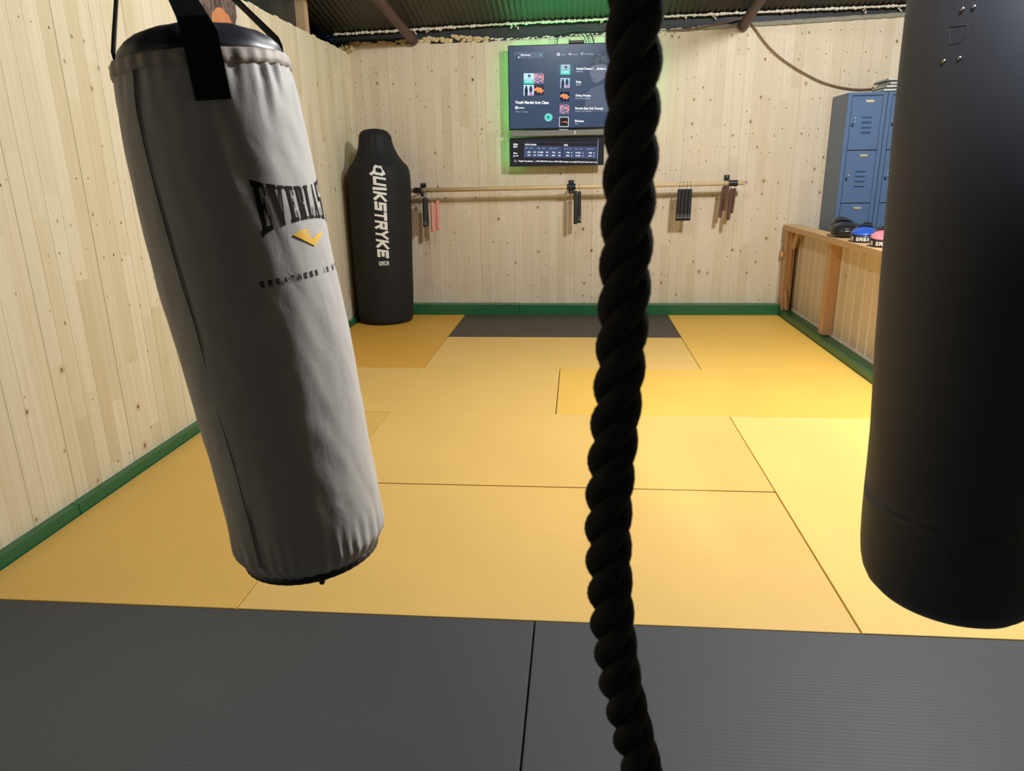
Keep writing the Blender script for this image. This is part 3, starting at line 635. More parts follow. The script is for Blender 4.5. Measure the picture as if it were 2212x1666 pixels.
tdisc(bm, 205, 1533, 22, 'tq', 2); ttext(bm, 'Today', 187, 1539, 12, 38, 'or'); ttext(bm, "Today's Top Stories", 245, 1541, 20, 186); trect(bm, 449, 1510, 452, 1548, 'gy', 2)
ttext(bm, 'x RTX 3080 GPU and up to 4TB of SSD storage on one single PCIe slot? Here\u2019s how to do', 468, 1539, 17, 790, 'wh', 0.035)
obj('screen', bm, EM, tk, label='lit ticker screen')
def tz(px, py): return ((px-1097)/242.0+0.476, 2.444+(98-py)/238.0)
bm = BM()
for pl, r in (([(1203, 96), (1205, 84), (1215, 73), (1232, 68), (1248, 66)], .0035), ([(1252, 67), (1262, 72), (1269, 82), (1272, 95)], .0035), ([(1250, 70), (1258, 76), (1265, 88), (1266, 96)], .003), ([(1260, 66), (1272, 72), (1279, 82), (1283, 95)], .006), ([(1200, 72), (1225, 70), (1250, 66), (1290, 68), (1320, 66)], .004)):
    pts = [(tz(*p)[0], 5.06, tz(*p)[1]) for p in pl]; tube(bm, spline(pts, 6), r, 8)
place('cable_bundle', bm, M['cable'], (1.1, 5.06, 2.5), smooth=True, label='black cables looping up from the top of the television', cat='cable')

# ------------------------------------------------------------------ hanging rod, brackets, nunchucks
RODY = 4.93
def rod_z(x): return 1.209+(x+0.493)*(1.233-1.209)/3.119
bm = BM(); tube(bm, [(-0.493, RODY, rod_z(-0.493)), (2.626, RODY, rod_z(2.626))], 0.0205, 20)
place('wooden_rod', bm, M['dowel'], (1.0, RODY, 1.22), smooth=True, label='long pale wooden rod held by three black brackets across the back wall', cat='rod')
for o in C.objects:
    if o.name.startswith('wooden_rod'):
        for f in o.data.polygons: f.use_smooth = len(f.vertices) == 4
def bracket(xp, zl, zh, xs0, xs1, label):
    xc = (xs0+xs1)/2; zr = rod_z(xc)
    t = thing('rod_bracket', label, 'bracket', (xp, 5.1, (zl+zh)/2), 'black brackets carrying the wooden rod')
    bm = BM(); box(bm, (xp-.024, 5.088, zl), (xp+.024, 5.099, zh), 0.002); obj('wall_plate', bm, M['black_plastic'], t)
    bm = BM(); tube(bm, [(xp, 5.09, (zl+zh)/2-.008), (xp+(xc-xp)*.4, 5.03, zr-.008), (xc, RODY+.030, zr-.004)], .013, 10); obj('arm', bm, M['black_plastic'], t)
    bm = BM()
    R = [[Vector((x, RODY+r*math.cos(2*PI*k/24), zr+r*math.sin(2*PI*k/24))) for k in range(24)] for x, r in ((xs0, .0212), (xs0, .0275), (xs1, .0275), (xs1, .0212))]
    ringloft(bm, R, cap=False); obj('socket', bm, M['black_plastic'], t)
    for z in (zl+.014, zh-.014):
        bm = BM(); tube(bm, [(xp, 5.089, z), (xp, 5.084, z)], [.011, .008], 14); obj('screw', bm, M['steel'], t, label='silver screw head')
bracket(-0.378, 1.150, 1.273, -0.435, -0.363, 'black rod bracket at the left end, beside the black standing bag')
bracket(1.052, 1.157, 1.280, 1.015, 1.092, 'black rod bracket below the television displays')
bracket(2.498, 1.190, 1.304, 2.485, 2.564, 'black rod bracket at the right end above the brown nunchucks')
def nunchucks(name_mat, sticks, rad, label, rings=(), octo=False, group='nunchucks hanging from the wooden rod'):
    x = sum(s[0] for s in sticks)/len(sticks); zr = rod_z(x)
    t = thing('nunchucks', label, 'nunchucks', (x, RODY, zr), group)
    for i, (xt, zt, xb, zb, dy) in enumerate(sticks):
        bm = BM(); a = Vector((xt, RODY+dy, zt)); b = Vector((xb, RODY+dy, zb)); d = (b-a)
        prof = ((0, .6), (.02, .92), (.1, .95), (.9, 1.0), (.98, .96), (1.0, .8))
        tube(bm, [a+d*f for f, _ in prof], [rad*k for _, k in prof], 8 if octo else 18)
        st = obj('stick', bm, M[name_mat], t, smooth=not octo)
        if i in rings:
            for f in (.81, .87, .90):
                bm = BM(); p = a+d*f; q = a+d*(f+.007); tube(bm, [p, q], rad*1.03, 18); obj('stripe', bm, M['silver'], st, label='thin silver stripe')
        bm = BM(); zr_ = rod_z(xt)
        # ring over the rod, then two links down to the stick
        pts = [(xt, RODY+.0245*math.cos(a_), zr_+.0245*math.sin(a_)) for a_ in [2*PI*k/20 for k in range(21)]]
        tube(bm, pts, .0022, 6, cap=False)
        z0 = zr_-.0245; z1 = zt+.004; nl = max(1, int(round((z0-z1)/.018)))
        for k in range(nl):
            zc = z0-(k+.5)*(z0-z1)/nl; h = (z0-z1)/nl*.62
            pts = [((xt+.006*math.cos(a_), RODY+dy*(k+.5)/nl, zc+h*math.sin(a_)) if k % 2 else (xt, RODY+dy*(k+.5)/nl+.006*math.cos(a_), zc+h*math.sin(a_))) for a_ in [2*PI*q/12 for q in range(13)]]
            tube(bm, pts, .0018, 5, cap=False)
        obj('chain', bm, M['steel'], t, smooth=True, label='steel chain links')
nunchucks('foam_black', [(-.341, 1.143, -.347, .871, -.012), (-.330, 1.140, -.333, .876, .024)], .0180, 'black nunchucks with silver stripes hanging beside the left bracket', rings=(0,))
nunchucks('foam_pink', [(-.268, 1.100, -.272, .822, -.008), (-.218, 1.116, -.222, .839, .006)], .0175, 'pink nunchucks hanging from the left part of the rod')
nunchucks('foam_black', [(1.093, 1.186, 1.095, .882, -.01), (1.129, 1.180, 1.130, .891, .006)], .0180, 'black nunchucks hanging beside the middle bracket under the display', rings=(1,))
nunchucks('foam_black', [(2.048, 1.187, 2.040, .902, 0), (2.080, 1.187, 2.074, .902, 0)], .0180, 'black nunchucks, left pair of the two hung side by side right of the rope', rings=(0, 1))
nunchucks('foam_black', [(2.113, 1.187, 2.108, .902, 0), (2.146, 1.187, 2.142, .902, 0)], .0180, 'black nunchucks, right pair of the two hung side by side right of the rope', rings=(0, 1))
nunchucks('dark_wood', [(2.447, 1.200, 2.430, .925, .014), (2.478, 1.203, 2.457, .989, -.014)], .0165, 'brown wooden nunchucks, left pair under the right bracket', octo=True)
nunchucks('dark_wood', [(2.512, 1.186, 2.500, .903, -.014), (2.548, 1.186, 2.530, .963, .014)], .0165, 'brown wooden nunchucks, right pair under the right bracket', octo=True)

# ------------------------------------------------------------------ drooping wire
def sc(p, k): return CAM+(Vector(p)-CAM)*k
wp = [(1.871, 4.95, 2.520), (2.108, 4.95, 2.527), (2.341, 4.95, 2.563), (2.50, 4.95, 2.595), (2.56, 4.95, 2.575), (2.600, 4.95, 2.537), (2.746, 4.95, 2.368), (2.914, 4.95, 2.235), (3.162, 4.95, 2.098), (3.34, 4.95, 2.035), (3.522, 4.95, 2.003), (3.694, 4.95, 2.004), (3.85, 4.95, 1.995)]
bm = BM(); tube(bm, spline([sc(p, 7.015/6.892) for p in wp], 6), 0.0065, 8)
place('hanging_wire', bm, M['wire'], (2.6, 5.05, 2.56), smooth=True, label='brown electric wire drooping from the wall top down to the blue lockers', cat='wire')

# ------------------------------------------------------------------ lockers
def locker(x0, w, label):
    yf, yb, zb, zt = 4.70, 5.085, -0.05, 1.955
    t = thing('locker', label, 'locker', (x0+w/2, (yf+yb)/2, zb), 'blue steel lockers in the back right corner')
    bm = BM(); box(bm, (x0, yf+.004, zb), (x0+w, yb, zt), 0.003); o = obj('body', bm, [M['locker_side'], M['locker']], t)
    for f in o.data.polygons:
        if f.normal.y < -.5 or f.normal.z > .5: f.material_index = 1
    bm = BM()
    for a, b_ in (((x0, yf-.004, zb+.10), (x0+.034, yf+.004, zt)), ((x0+w-.034, yf-.004, zb+.10), (x0+w, yf+.004, zt)), ((x0, yf-.006, zt-.022), (x0+w, yf+.004, zt))): box(bm, a, b_, 0.002)
    obj('frame', bm, M['locker'], t)
    zs = [1.928, 1.492, 1.052, 0.612, 0.172]
    for i in range(4):
        z1, z0 = zs[i]-.004, zs[i+1]+.004; xa, xb = x0+.037, x0+w-.037; wd = xb-xa; hd = z1-z0
        bm = BM(); box(bm, (xa, yf-.006, z0), (xb, yf+.006, z1), 0.003); d = obj('door', bm, M['locker'], t)
        bm = BM(); box(bm, (xa-.004, yf+.001, z0-.004), (xb+.004, yf+.0035, z1+.004)); obj('shadow_gap', bm, M['locker_dark'], t, label='dark gap around the door')
        for k in range(4):
            zc = z1-hd*(.38+.095*k); xl = xa+wd*.36
            bm = BM(); P = []
            for x, s in ((xl, .2), (xl+.01, .9), (xl+.045, 1), (xl+wd*.36-.01, .9), (xl+wd*.36, .2)):
                P.append([(x, yf-.0065, zc+.009), (x, yf-.0065-.013*s, zc-.004*s), (x, yf-.0065-.006*s, zc-.010*s), (x, yf-.0065, zc-.011)])
            ringloft(bm, P); obj('louvre', bm, M['locker'], d)
        bm = BM(); box(bm, (xa+.012, yf-.020, z0+hd*.44), (xa+.026, yf-.006, z0+hd*.50), 0.004); obj('latch', bm, M['locker_dark'], d)
        bm = BM()
        for zz in (.53, .60): box(bm, (xa+.034, yf-.010, z0+hd*zz-.006), (xa+.046, yf-.006, z0+hd*zz+.006), 0.003)
        obj('rivets', bm, M['steel'], d, label='small steel rivets')
        bm = BM(); box(bm, (xa+wd*.45, yf-.0095, z1-.052), (xa+wd*.72, yf-.006, z1-.026), 0.004); obj('number_plate', bm, M['steel'], d, label='blank silver number plate')
locker(3.377, 0.318, 'blue steel locker with its grey side showing, against the back wall')
locker(3.70, 0.318, 'blue steel locker at the right of the pair, mostly behind the navy bag')
for i, (z, dx, mm) in enumerate(((1.957, 0, 'plastic_white'), (1.985, .02, 'plastic_white'), (2.010, .05, 'plastic_white'), (2.040, .03, 'plastic_white'))):
    bm = BM(); box(bm, (3.66+dx, 4.74, z), (4.0, 5.02, z+.012), 0.003)
    box(bm, (3.66+dx, 4.74, z), (3.672+dx, 5.02, z+.024), 0.003); box(bm, (3.66+dx, 4.74, z), (4.0, 4.752, z+.024), 0.003)
    place('tray', bm, M[mm], (3.8, 4.88, z), label=['pale flat tray, lowest on top of the lockers', 'pale flat tray, second in the stack on the lockers', 'pale flat tray, third in the stack on the lockers', 'pale flat tray, topmost of the stack on the lockers'][i], cat='tray', group='flat trays stacked on the lockers')

# ------------------------------------------------------------------ half wall
hw = thing('half_wall', 'low unfinished timber half wall with a plank top along the right side', 'half wall', (3.12, 3.0, -0.05))
bm = BM(); y = 3.667-32*0.16
while y < 5.06:
    b_ = min(y+.16, 5.085); box(bm, (3.180, y+.0045, -.05), (3.198, b_-.0045, .80), 0.002); y += .16
obj('panelling', bm, M['pine_half'], hw)
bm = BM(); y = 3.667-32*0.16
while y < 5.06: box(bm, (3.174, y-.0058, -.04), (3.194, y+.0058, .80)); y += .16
obj('gap_light_strips', bm, M['strip'], hw, label='pale strips standing for light leaking through the joints of the panelling')  # light leaking between the boards, put in as pale strips
bm = BM(); box(bm, (3.100, -1.46, -.05), (3.168, 5.0, .047), 0.002); obj('bottom_plate', bm, M['green'], hw, label='green painted bottom timber'); bm = BM(); box(bm, (3.166, -1.46, -.05), (3.18, 5.0, .060), 0.002); obj('bottom_batten', bm, M['strip'], hw, label='pale batten at the foot of the panelling')
for y0, y1, xa in ((5.0, 5.085, 3.07), (3.88, 3.975, 3.10), (2.70, 2.79, 3.10), (1.5, 1.59, 3.10), (0.3, 0.39, 3.10), (-1.0, -0.91, 3.10)):
    bm = BM(); box(bm, (xa, y0, .052 if y0 < 4.9 else -.05), (3.178 if y0 < 4.9 else 3.150, y1, .80), 0.003); obj('stud', bm, M['stud'], hw)
bm = BM(); box(bm, (3.045, -1.46, .80), (3.185, 5.07, .848), 0.003); obj('top_plank', bm, M['cap'], hw)
bm = BM(); tube(bm, [(3.13, 4.97, .64), (3.12, 4.84, .80)], .026, 4); tube(bm, [(3.12, 4.99, .30), (3.105, 4.97, .79)], .010, 5); tube(bm, [(3.12, 4.97, .05), (3.10, 4.99, .24)], .020, 4); box(bm, (3.035, 5.03, .55), (3.07, 5.07, .60))
obj('brace_block', bm, M['stud'], hw)
bm = BM(); box(bm, (3.24, 2.3, -.05), (3.70, 4.20, .828), 0.01)
place('bench_cabinet', bm, M['black_plastic'], (3.47, 3.2, -.05), label='dark bench top directly behind the half wall, under the black mitts', cat='cabinet')

# ------------------------------------------------------------------ focus mitts
def mitt(loc, ang, pad, label, text=True, s=1.0, tilt=0.0, cuffdir=1):
    t = thing('focus_mitt', label, 'boxing mitt', (0, 0, 0), 'focus mitts lying on the half wall')
    def P(u, v, w): # u across, v forward, w up
        return Vector((u*s, v*s, w*s))
    n = 40
    def outl(k, kk): 
        a = 2*PI*k/n; ex = 0.85; cu = math.copysign(abs(math.cos(a))**ex, math.cos(a)); sv = math.copysign(abs(math.sin(a))**ex, math.sin(a))
        w = 0.095*(1-0.16*max(0, -sv)); return cu*w*kk, sv*0.115*kk
    bm = BM(); rings = []
    for k_, h in ((.80, 0.0), (.95, .004), (1.02, .022), (1.02, .036), (.97, .048), (.94, .050)): rings.append([P(*outl(k, k_), h) for k in range(n)])
    ringloft(bm, rings); body = obj('rim', bm, M['mitt_black'], t, smooth=True)
    bm = BM(); rings = []
    for k_, h in ((.94, .048), (.90, .058), (.74, .070), (.45, .078), (.15, .081)): rings.append([P(*outl(k, k_), h) for k in range(n)])
    ringloft(bm, rings); obj('target_pad', bm, M[pad], t, smooth=True)
    bm = BM(); rings = []
    for k in range(9):
        f = k/8; yy = -0.06-0.10*f; r = 0.055*(1-.25*f)
        rings.append([P(r*1.1*math.cos(2*PI*q/16), yy, .045+.03*math.sin(f*PI)*.6+r*.72*math.sin(2*PI*q/16)) for q in range(16)])
    ringloft(bm, rings); obj('cuff', bm, M['mitt_black'], t, smooth=True)
    bm = BM(); tube(bm, spline([P(-.08, -.03, .05), P(-.04, -.055, .083), P(.04, -.06, .083), P(.08, -.03, .05)], 6), .008*s, 8); obj('strap', bm, M['vinyl_black'], t, smooth=True)
    if text:
        bm = BM(); x = -.93
        def fn(cx, cy): # cx: arc parameter across the front band
            a = PI/2-cx*0.82; ex = .85; cu = math.copysign(abs(math.cos(a))**ex, math.cos(a)); sv = abs(math.sin(a))**ex
            return P(cu*.095*1.035, sv*.115*1.035, .010+cy*.030)
        for ch in 'R GREAT':
            if ch != ' ':
                for q in stroke_quads(BLOCK[ch], .30): quad_mapped(bm, q, lambda a_, b_: fn(-(x+a_*.22), b_), 3, 3)
            x += .265
        obj('lettering', bm, M['print_white'], t, label='white capital letters R GREAT')
    t.rotation_euler = (tilt, 0, ang); t.location = loc
    return t
AF = PI-math.radians(28)
mitt((3.150, 3.78, .868), AF+.5, 'mitt_black', 'all black focus mitt nearest the back wall on the half wall', text=False, s=1.12, tilt=-.13)
mitt((3.150, 3.40, .872), AF, 'mitt_blue', 'black focus mitt with a bright blue pad and white lettering', s=0.92, tilt=-0.20)
mitt((3.160, 3.08, .872), AF, 'mitt_pink', 'black focus mitt with a pink pad and white lettering beside the navy bag', s=0.92, tilt=-0.20)
mitt((3.40, 3.60, .862), AF-.5, 'mitt_black', 'black focus mitt lying behind the blue one', text=False, tilt=-.05)
mitt((3.42, 3.20, .862), AF-.2, 'mitt_black', 'black focus mitt lying behind the pink one', text=False, tilt=-.05)

# ------------------------------------------------------------------ black standing bag in the corner
t = thing('standing_bag', 'tall black free standing punching bag with a narrow neck in the back left corner', 'punching bag', (-.73, 4.70, 0))
QZ = [0, .012, .04, .3, .8, 1.2, 1.34, 1.40, 1.44, 1.468, 1.53, 1.60, 1.66, 1.70, 1.73, 1.748, 1.757]
QR = [.235, .25, .262, .272, .280, .286, .287, .278, .258, .228, .186, .158, .146, .138, .118, .085, .03]
def qc(z): return Vector((-.728+.016*min(z, 1.5)-.02*max(0, z-1.45)/.3, 4.70, z))
def qr(z): return float(np.interp(z, QZ, QR))
def qpt(th, z, off=0.0):
    c = qc(z); r = qr(z)+off; return Vector((c.x+r*math.sin(th), c.y-r*math.cos(th), z))
bm = BM(); rings = []
zz = sorted(set([round(v, 4) for v in list(np.linspace(0.04, 1.74, 90))]+QZ))
for z in zz:
    rr = []
    for k in range(80):
        th = 2*PI*k/80; w = 0.003*mnoise.noise(Vector((math.sin(th)*2, math.cos(th)*2, z*3)))
        if 1.3 < z < 1.74: w += .0035*math.sin(th*17+z*9)*math.sin((z-1.3)/.44*PI)
        if z > 1.66: w += .004*math.cos(th*14)
        rr.append(qpt(th, z, w))
    rings.append(rr)
ringloft(bm, rings); obj('cover', bm, M['cover_black'], t, smooth=True)
bm = BM(); th0 = math.radians(15.5); z = 1.445; lens = {'Q': .094, 'U': .085, 'I': .040, 'K': .088, 'S': .082, 'T': .078, 'R': .082, 'Y': .080, 'E': .078}
tot = sum(lens[c] for c in 'QUIKSTRYKE'); kf = .812/tot
for ch in 'QUIKSTRYKE':
    Lc = lens[ch]*kf
    def fn(a, b_, z=z, Lc=Lc):
        return qpt(th0+(b_-.5)*.112/.285, z-(.05+a*0.90+0.24*(b_-.5))*Lc, .0018)
    for q in stroke_quads(BLOCK[ch], .25 if ch != 'I' else .30):
        if ch == 'I': q = [((p[0]-.5)*2.2+.5, p[1]) for p in q]
        quad_mapped(bm, q, fn, 4, 4)
    z -= Lc
def fn2(x, y): return qpt(th0+.012+x, y, .0018)
x = -.17
for ch in 'QSCB':
    for q in stroke_quads(BLOCK[ch], .24): quad_mapped(bm, q, lambda a, b_: fn2(x+a*.075, .574+b_*.030), 3, 3)
    x += .086
quad_mapped(bm, [(-.17, 0), (.17, 0), (.17, .004), (-.17, .004)], lambda a, b_: fn2(a, .566+b_), 8, 1)
obj('lettering', bm, M['print_white'], t, label='white QUIKSTRYKE and QSCB lettering')

# ------------------------------------------------------------------ grey hanging bag
GREY = np.array([[0.3867,-0.5,1.6022,0.156],[0.3938,-0.5,1.524,0.166],[0.4006,-0.5,1.4434,0.1705],[0.4089,-0.5,1.36,0.1735],[0.4186,-0.5,1.2738,0.1765],[0.4282,-0.5,1.1846,0.178],[0.4406,-0.5,1.0923,0.1772],[0.452,-0.5,0.9967,0.176],[0.4652,-0.5,0.8977,0.1745],[0.48,-0.5,0.7951,0.172],[0.4919,-0.5,0.6887,0.1727],[0.4993,-0.5,0.5781,0.172],[0.5045,-0.5,0.50,0.170]])
GV = np.concatenate([[0], np.cumsum(np.linalg.norm(np.diff(GREY[:, :3], axis=0), axis=1))])
def gc(v):
    c = np.array([np.interp(v, GV, GREY[:, k]) for k in range(3)])
    if v < 0: c = c+(GREY[0, :3]-GREY[1, :3])/np.linalg.norm(GREY[0, :3]-GREY[1, :3])*(-v)
    return c
def grey_pt(th, v, off=0.0, rad=None):
    c = gc(v); r = np.interp(v, GV, GREY[:, 3]) if rad is None else rad
    a = gc(min(max(v, 0), 1.0)+.03)-gc(min(max(v, 0), 1.0)-.03); a /= np.linalg.norm(a)
    f = np.array([0, -1., 0]); e = np.cross(a, f)
    if e[0] < 0: e = -e
    p = c+(r+off)*(math.cos(th)*f+math.sin(th)*e); return Vector(p)
def pleat(th, v):
    q = 0.0
    k = max(0, 1-abs(v-.05)/.13)          # gathers under the band
    q += .0032*k*k*(math.sin(th*23+1.2*math.sin(th*5))+.6*math.sin(th*37+v*30))*(.35+.65*max(0, math.sin(th-.2)))
    k = max(0, (v-.95)/.08)
    q += .0022*min(1, k)*math.sin(th*38+1.5*math.sin(th*7))
    q += .004*mnoise.noise(Vector((math.sin(th)*2.1+3, math.cos(th)*2.1, v*4)))+.0016*mnoise.noise(Vector((math.sin(th)*6, math.cos(th)*6+v*9, v*14)))
    q += -.005*math.exp(-((th-.55-(v-.12)*.9)/.10)**2)*max(0, min(1, (v-.06)/.05))*max(0, 1-(v-.06)/.32)  # long fold from the strap
    q += -.004*math.exp(-((th-1.05+(v-.6)*.55)/.16)**2)*max(0, 1-abs(v-.72)/.32)
    return q
t = thing('heavy_bag', 'grey leather hanging heavy bag leaning to the right, with dark brand lettering', 'punching bag', (0.387, -0.5, 1.60))
NT = 180; bm = BM(); rings = []
vb = [(v, None) for v in np.linspace(.022, 1.035, 130)]+[(1.045, .168), (1.058, .160), (1.068, .1525), (1.074, .148)]
for v, rad in vb: rings.append([grey_pt(2*PI*k/NT, v, pleat(2*PI*k/NT, v)*(1 if rad is None else .6), rad) for k in range(NT)])
ringloft(bm, rings); obj('body', bm, M['bag_grey'], t, smooth=True)
bm = BM(); rings = []
for v, o_ in ((.015, -.004), (.015, .0035), (.020, .0048), (.031, .0052), (.039, .0042), (.041, .0005)): rings.append([grey_pt(2*PI*k/NT, v+.0015*math.sin(6*PI*k/NT), o_+.0012*math.sin(2*PI*k/NT*31)+.5*pleat(2*PI*k/NT, v)) for k in range(NT)])
ringloft(bm, rings, cap=False); obj('rim_band', bm, M['bag_band'], t, smooth=True, label='beige stitched band round the rim')
bm = BM(); rings = []
for v, rad in ((1.068, .150), (1.074, .1535), (1.082, .1530), (1.087, .147), (1.088, .12), (1.088, .02)): rings.append([grey_pt(2*PI*k/NT, v, .0006*math.sin(k*1.7), rad) for k in range(NT)])
ringloft(bm, rings); bs = obj('base_cap', bm, M['vinyl_black'], t, smooth=True, label='black base with its edge piping')
bm = BM(); p = grey_pt(math.radians(28), 1.088, 0, .135); tube(bm, [p, p+Vector((0, -.004, -.012))], [.009, .005], 10); obj('base_eyelet', bm, M['vinyl_black'], bs, smooth=True)
bm = BM(); rings = []
for v, rad in ((.020, .1555), (.008, .1545), (-.004, .149), (-.017, .137), (-.029, .119), (-.038, .096), (-.045, .062), (-.047, .01)):
    rings.append([grey_pt(2*PI*k/NT, v, (.004*mnoise.noise(Vector((math.sin(2*PI*k/NT)*3, math.cos(2*PI*k/NT)*3, v*30)))+.0012*math.sin(2*PI*k/NT*13+v*40+2*math.sin(4*PI*k/NT)))*max(0, min(1, -v/.01+2.0)), rad) for k in range(NT)])
ringloft(bm, rings); obj('top_cover', bm, M['vinyl_black'], t, smooth=True, label='glossy black domed top cover')
HANG = Vector((.278, -.5, 1.885))
for a in (28, 118, 196, 298):
    th = math.radians(a); bm = BM(); L1 = []
    hw_ = .030
    def pair(v, off): 
        r = float(np.interp(v, GV, GREY[:, 3])); return (grey_pt(th-hw_/r, v, off), grey_pt(th+hw_/r, v, off))
    hw_ = .0285
    rows = [pair(v, .0095) for v in (.104, .08, .05, .03, .012, -.008)]
    if a != 28:
        d_ = (.018 if a == 196 else .026)/.15; rows = [(grey_pt(th-d_, v, 0, r_), grey_pt(th+d_, v, 0, r_)) for v, r_ in ((.02, .1545), (-.006, .1555), (-.022, .151))]
    # turn over the rim, then straight to the hanging ring
    c = (rows[-1][0]+rows[-1][1])/2; w = (rows[-1][1]-rows[-1][0]).normalized()
    for f in (.06, .2, .4, .6, .8, .97): 
        p = c.lerp(HANG, f)+(Vector((0, -.004, .010)) if f < .3 and a == 28 else Vector((0, 0, 0))); h = .018 if a == 196 else (.0265 if f < .1 else .0235)
        rows.append((p-w*h, p+w*h))
    V = [[bm.verts.new(a_), bm.verts.new(b_)] for a_, b_ in rows]
    for r0, r1 in zip(V[:-1], V[1:]): bm.faces.new((r0[0], r0[1], r1[1], r1[0]))
    bmesh.ops.subdivide_edges(bm, edges=[e for e in bm.edges if (e.verts[0].co-e.verts[1].co).length > .04 and abs((e.verts[0].co-e.verts[1].co).normalized().dot(w)) > .9], cuts=4)
    bmesh.ops.solidify(bm, geom=bm.faces[:], thickness=.0025)
    obj('strap', bm, M['webbing'], t, label='black webbing strap')
bm = BM()
pts = [(HANG.x+.022*math.cos(q), -.5, HANG.z+.02+.022*math.sin(q)) for q in [2*PI*k/24 for k in range(25)]]; tube(bm, pts, .005, 8, cap=False)
obj('hanging_ring', bm, M['steel'], t, smooth=True)
bm = BM(); box(bm, (HANG.x-.012, -.503, HANG.z+.04), (HANG.x+.012, -.497, roof_z(-.5)-.005)); obj('hanging_strap', bm, M['webbing'], t)
bm = BM(); sv = [(.045, -19.5), (.105, -22), (.175, -21), (.27, -19.5), (.355, -18), (.485, -15.5), (.58, -16), (.72, -17), (.855, -17.5), (.985, -16.5), (1.03, -16)]
pts = [grey_pt(math.radians(float(np.interp(v, [q[0] for q in sv], [q[1] for q in sv]))), v, .0010) for v in np.linspace(.04, 1.03, 80)]
tube(bm, pts, .0013, 6); tube(bm, [p+Vector((.006, -.0008, 0)) for p in pts], .0007, 5)
obj('side_seam', bm, M['seam'], t, smooth=True, label='dark stitched seam')
# lettering wrapped on the bag
bm = BM()
SP = {'E': (38.5, 46.5), 'V': (47.8, 59), 'E2': (60, 66.3), 'R': (67.8, 74.8), 'L': (76.3, 82.3), 'A': (83.5, 91.5), 'S': (93.5, 101), 'T': (102, 112)}
def vtop(a): return .2445+.022*max(0, 1-((a-75.5)/36.5)**2)**.8
def vbot(a): return .352-.022*max(0, 1-((a-75.5)/36.5)**2)**.6
for key, (a0, a1) in SP.items():
    for r in SLAB[key[0]]:
        def fn(x, y): 
            a = a0+(a1-a0)*x; v = vbot(a)+(vtop(a)-vbot(a))*y; th = math.radians(a); return grey_pt(th, v, pleat(th, v)+.0012)
        quad_mapped(bm, rect4(r), fn, 3, 10)
obj('brand_lettering', bm, M['print_black'], t, label='dark slab letters EVERLAST')
bm = BM()
FL = [(752, 836), (785, 800), (825, 772), (870, 756), (935, 750), (905, 768), (880, 790), (866, 812), (898, 795), (938, 786), (920, 806), (908, 838), (925, 850), (948, 850), (975, 815), (1010, 783), (1070, 762), (1038, 805), (1010, 855), (975, 930), (930, 914), (840, 874)]
def flame(px, py): # flame traced in logo space, laid on the leather
    q = px-0.2*(py-840)
    a = float(np.interp(q, [752, 845, 938, 957, 1088], [58.0, 65, 73.0, 74.8, 90]))
    return a, .2157+py*.000167+.0167*(px-752)/318
def flp(p):
    a, v = flame(*p); th = math.radians(a); return grey_pt(th, v, pleat(th, v)+.0022)
f = bm.faces.new([bm.verts.new((x, y, 0)) for x, y in FL]); f.normal_update(); bmesh.ops.triangulate(bm, faces=[f])
for _ in range(2): bmesh.ops.subdivide_edges(bm, edges=bm.edges[:], cuts=1, use_grid_fill=True)
for v_ in bm.verts: v_.co = flp((v_.co.x, v_.co.y))
obj('flame_mark', bm, M['print_gold'], t, label='golden flame mark')
bm = BM()
for i, ch in enumerate('GREATNESS IS WITHIN'):
    if ch == ' ': continue
    a0 = 31+4.85*i if i < 9 else 31+4.85*i-.4
    for q in stroke_quads(BLOCK[ch], .26):
        quad_mapped(bm, q, lambda x, y: grey_pt(math.radians(a0+2.3*x), .4445-.0125*y, pleat(math.radians(a0+2.3*x), .4445-.0125*y)+.0012), 2, 2)
obj('motto_lettering', bm, M['print_black'], t, label='small spaced dark letters GREATNESS IS WITHIN')

# ------------------------------------------------------------------ navy hanging bag
NZ = [.498, .500, .510, .525, .546, .57, .60, .65, .72, .787, .85, .92, 1.02, 1.16, 1.3, 1.42, 1.58, 1.75, 1.80]
NR = [.06, .11, .140, .154, .1640, .1695, .1725, .1742, .1748, .1745, .1750, .1775, .1815, .185, .186, .187, .187, .185, .180]
def npt(th, z, off=0.0):
    xc = 1.904-(z-.6)*.033; r = float(np.interp(z, NZ, NR))+off
    return Vector((xc+r*math.sin(th), -.55-r*math.cos(th), z))
t = thing('heavy_bag', 'dark navy vinyl heavy bag hanging at the right edge of the photo', 'punching bag', (1.90, -.55, .498))
bm = BM(); rings = []
for z in sorted(NZ+[round(v, 3) for v in np.linspace(.56, 1.79, 70)]): rings.append([npt(2*PI*k/120, z, .0022*mnoise.noise(Vector((math.sin(2*PI*k/120)*2, math.cos(2*PI*k/120)*2, z*5)))) for k in range(120)])
ringloft(bm, rings); obj('body', bm, M['bag_navy'], t, smooth=True)
bm = BM(); rings = []
for z, r in ((1.80, .188), (1.825, .180), (1.845, .15), (1.86, .10), (1.865, .02)): rings.append([Vector((1.864+r*math.sin(2*PI*k/60), -.55-r*math.cos(2*PI*k/60), z)) for k in range(60)])
ringloft(bm, rings); obj('top_cover', bm, M['bag_navy'], t, smooth=True)
NH = Vector((1.862, -.55, 2.20))
for a in (20, 110, 200, 290):
    th = math.radians(a); p0 = npt(th, 1.72, .003); p1 = npt(th, 1.81, .006); w = Vector((math.cos(th), math.sin(th), 0))*.025
    bm = BM(); V = [[bm.verts.new(p-w), bm.verts.new(p+w)] for p in (p0, p1, NH)]
    for r0, r1 in zip(V[:-1], V[1:]): bm.faces.new((r0[0], r0[1], r1[1], r1[0]))
    bmesh.ops.solidify(bm, geom=bm.faces[:], thickness=.0025); obj('strap', bm, M['webbing'], t)
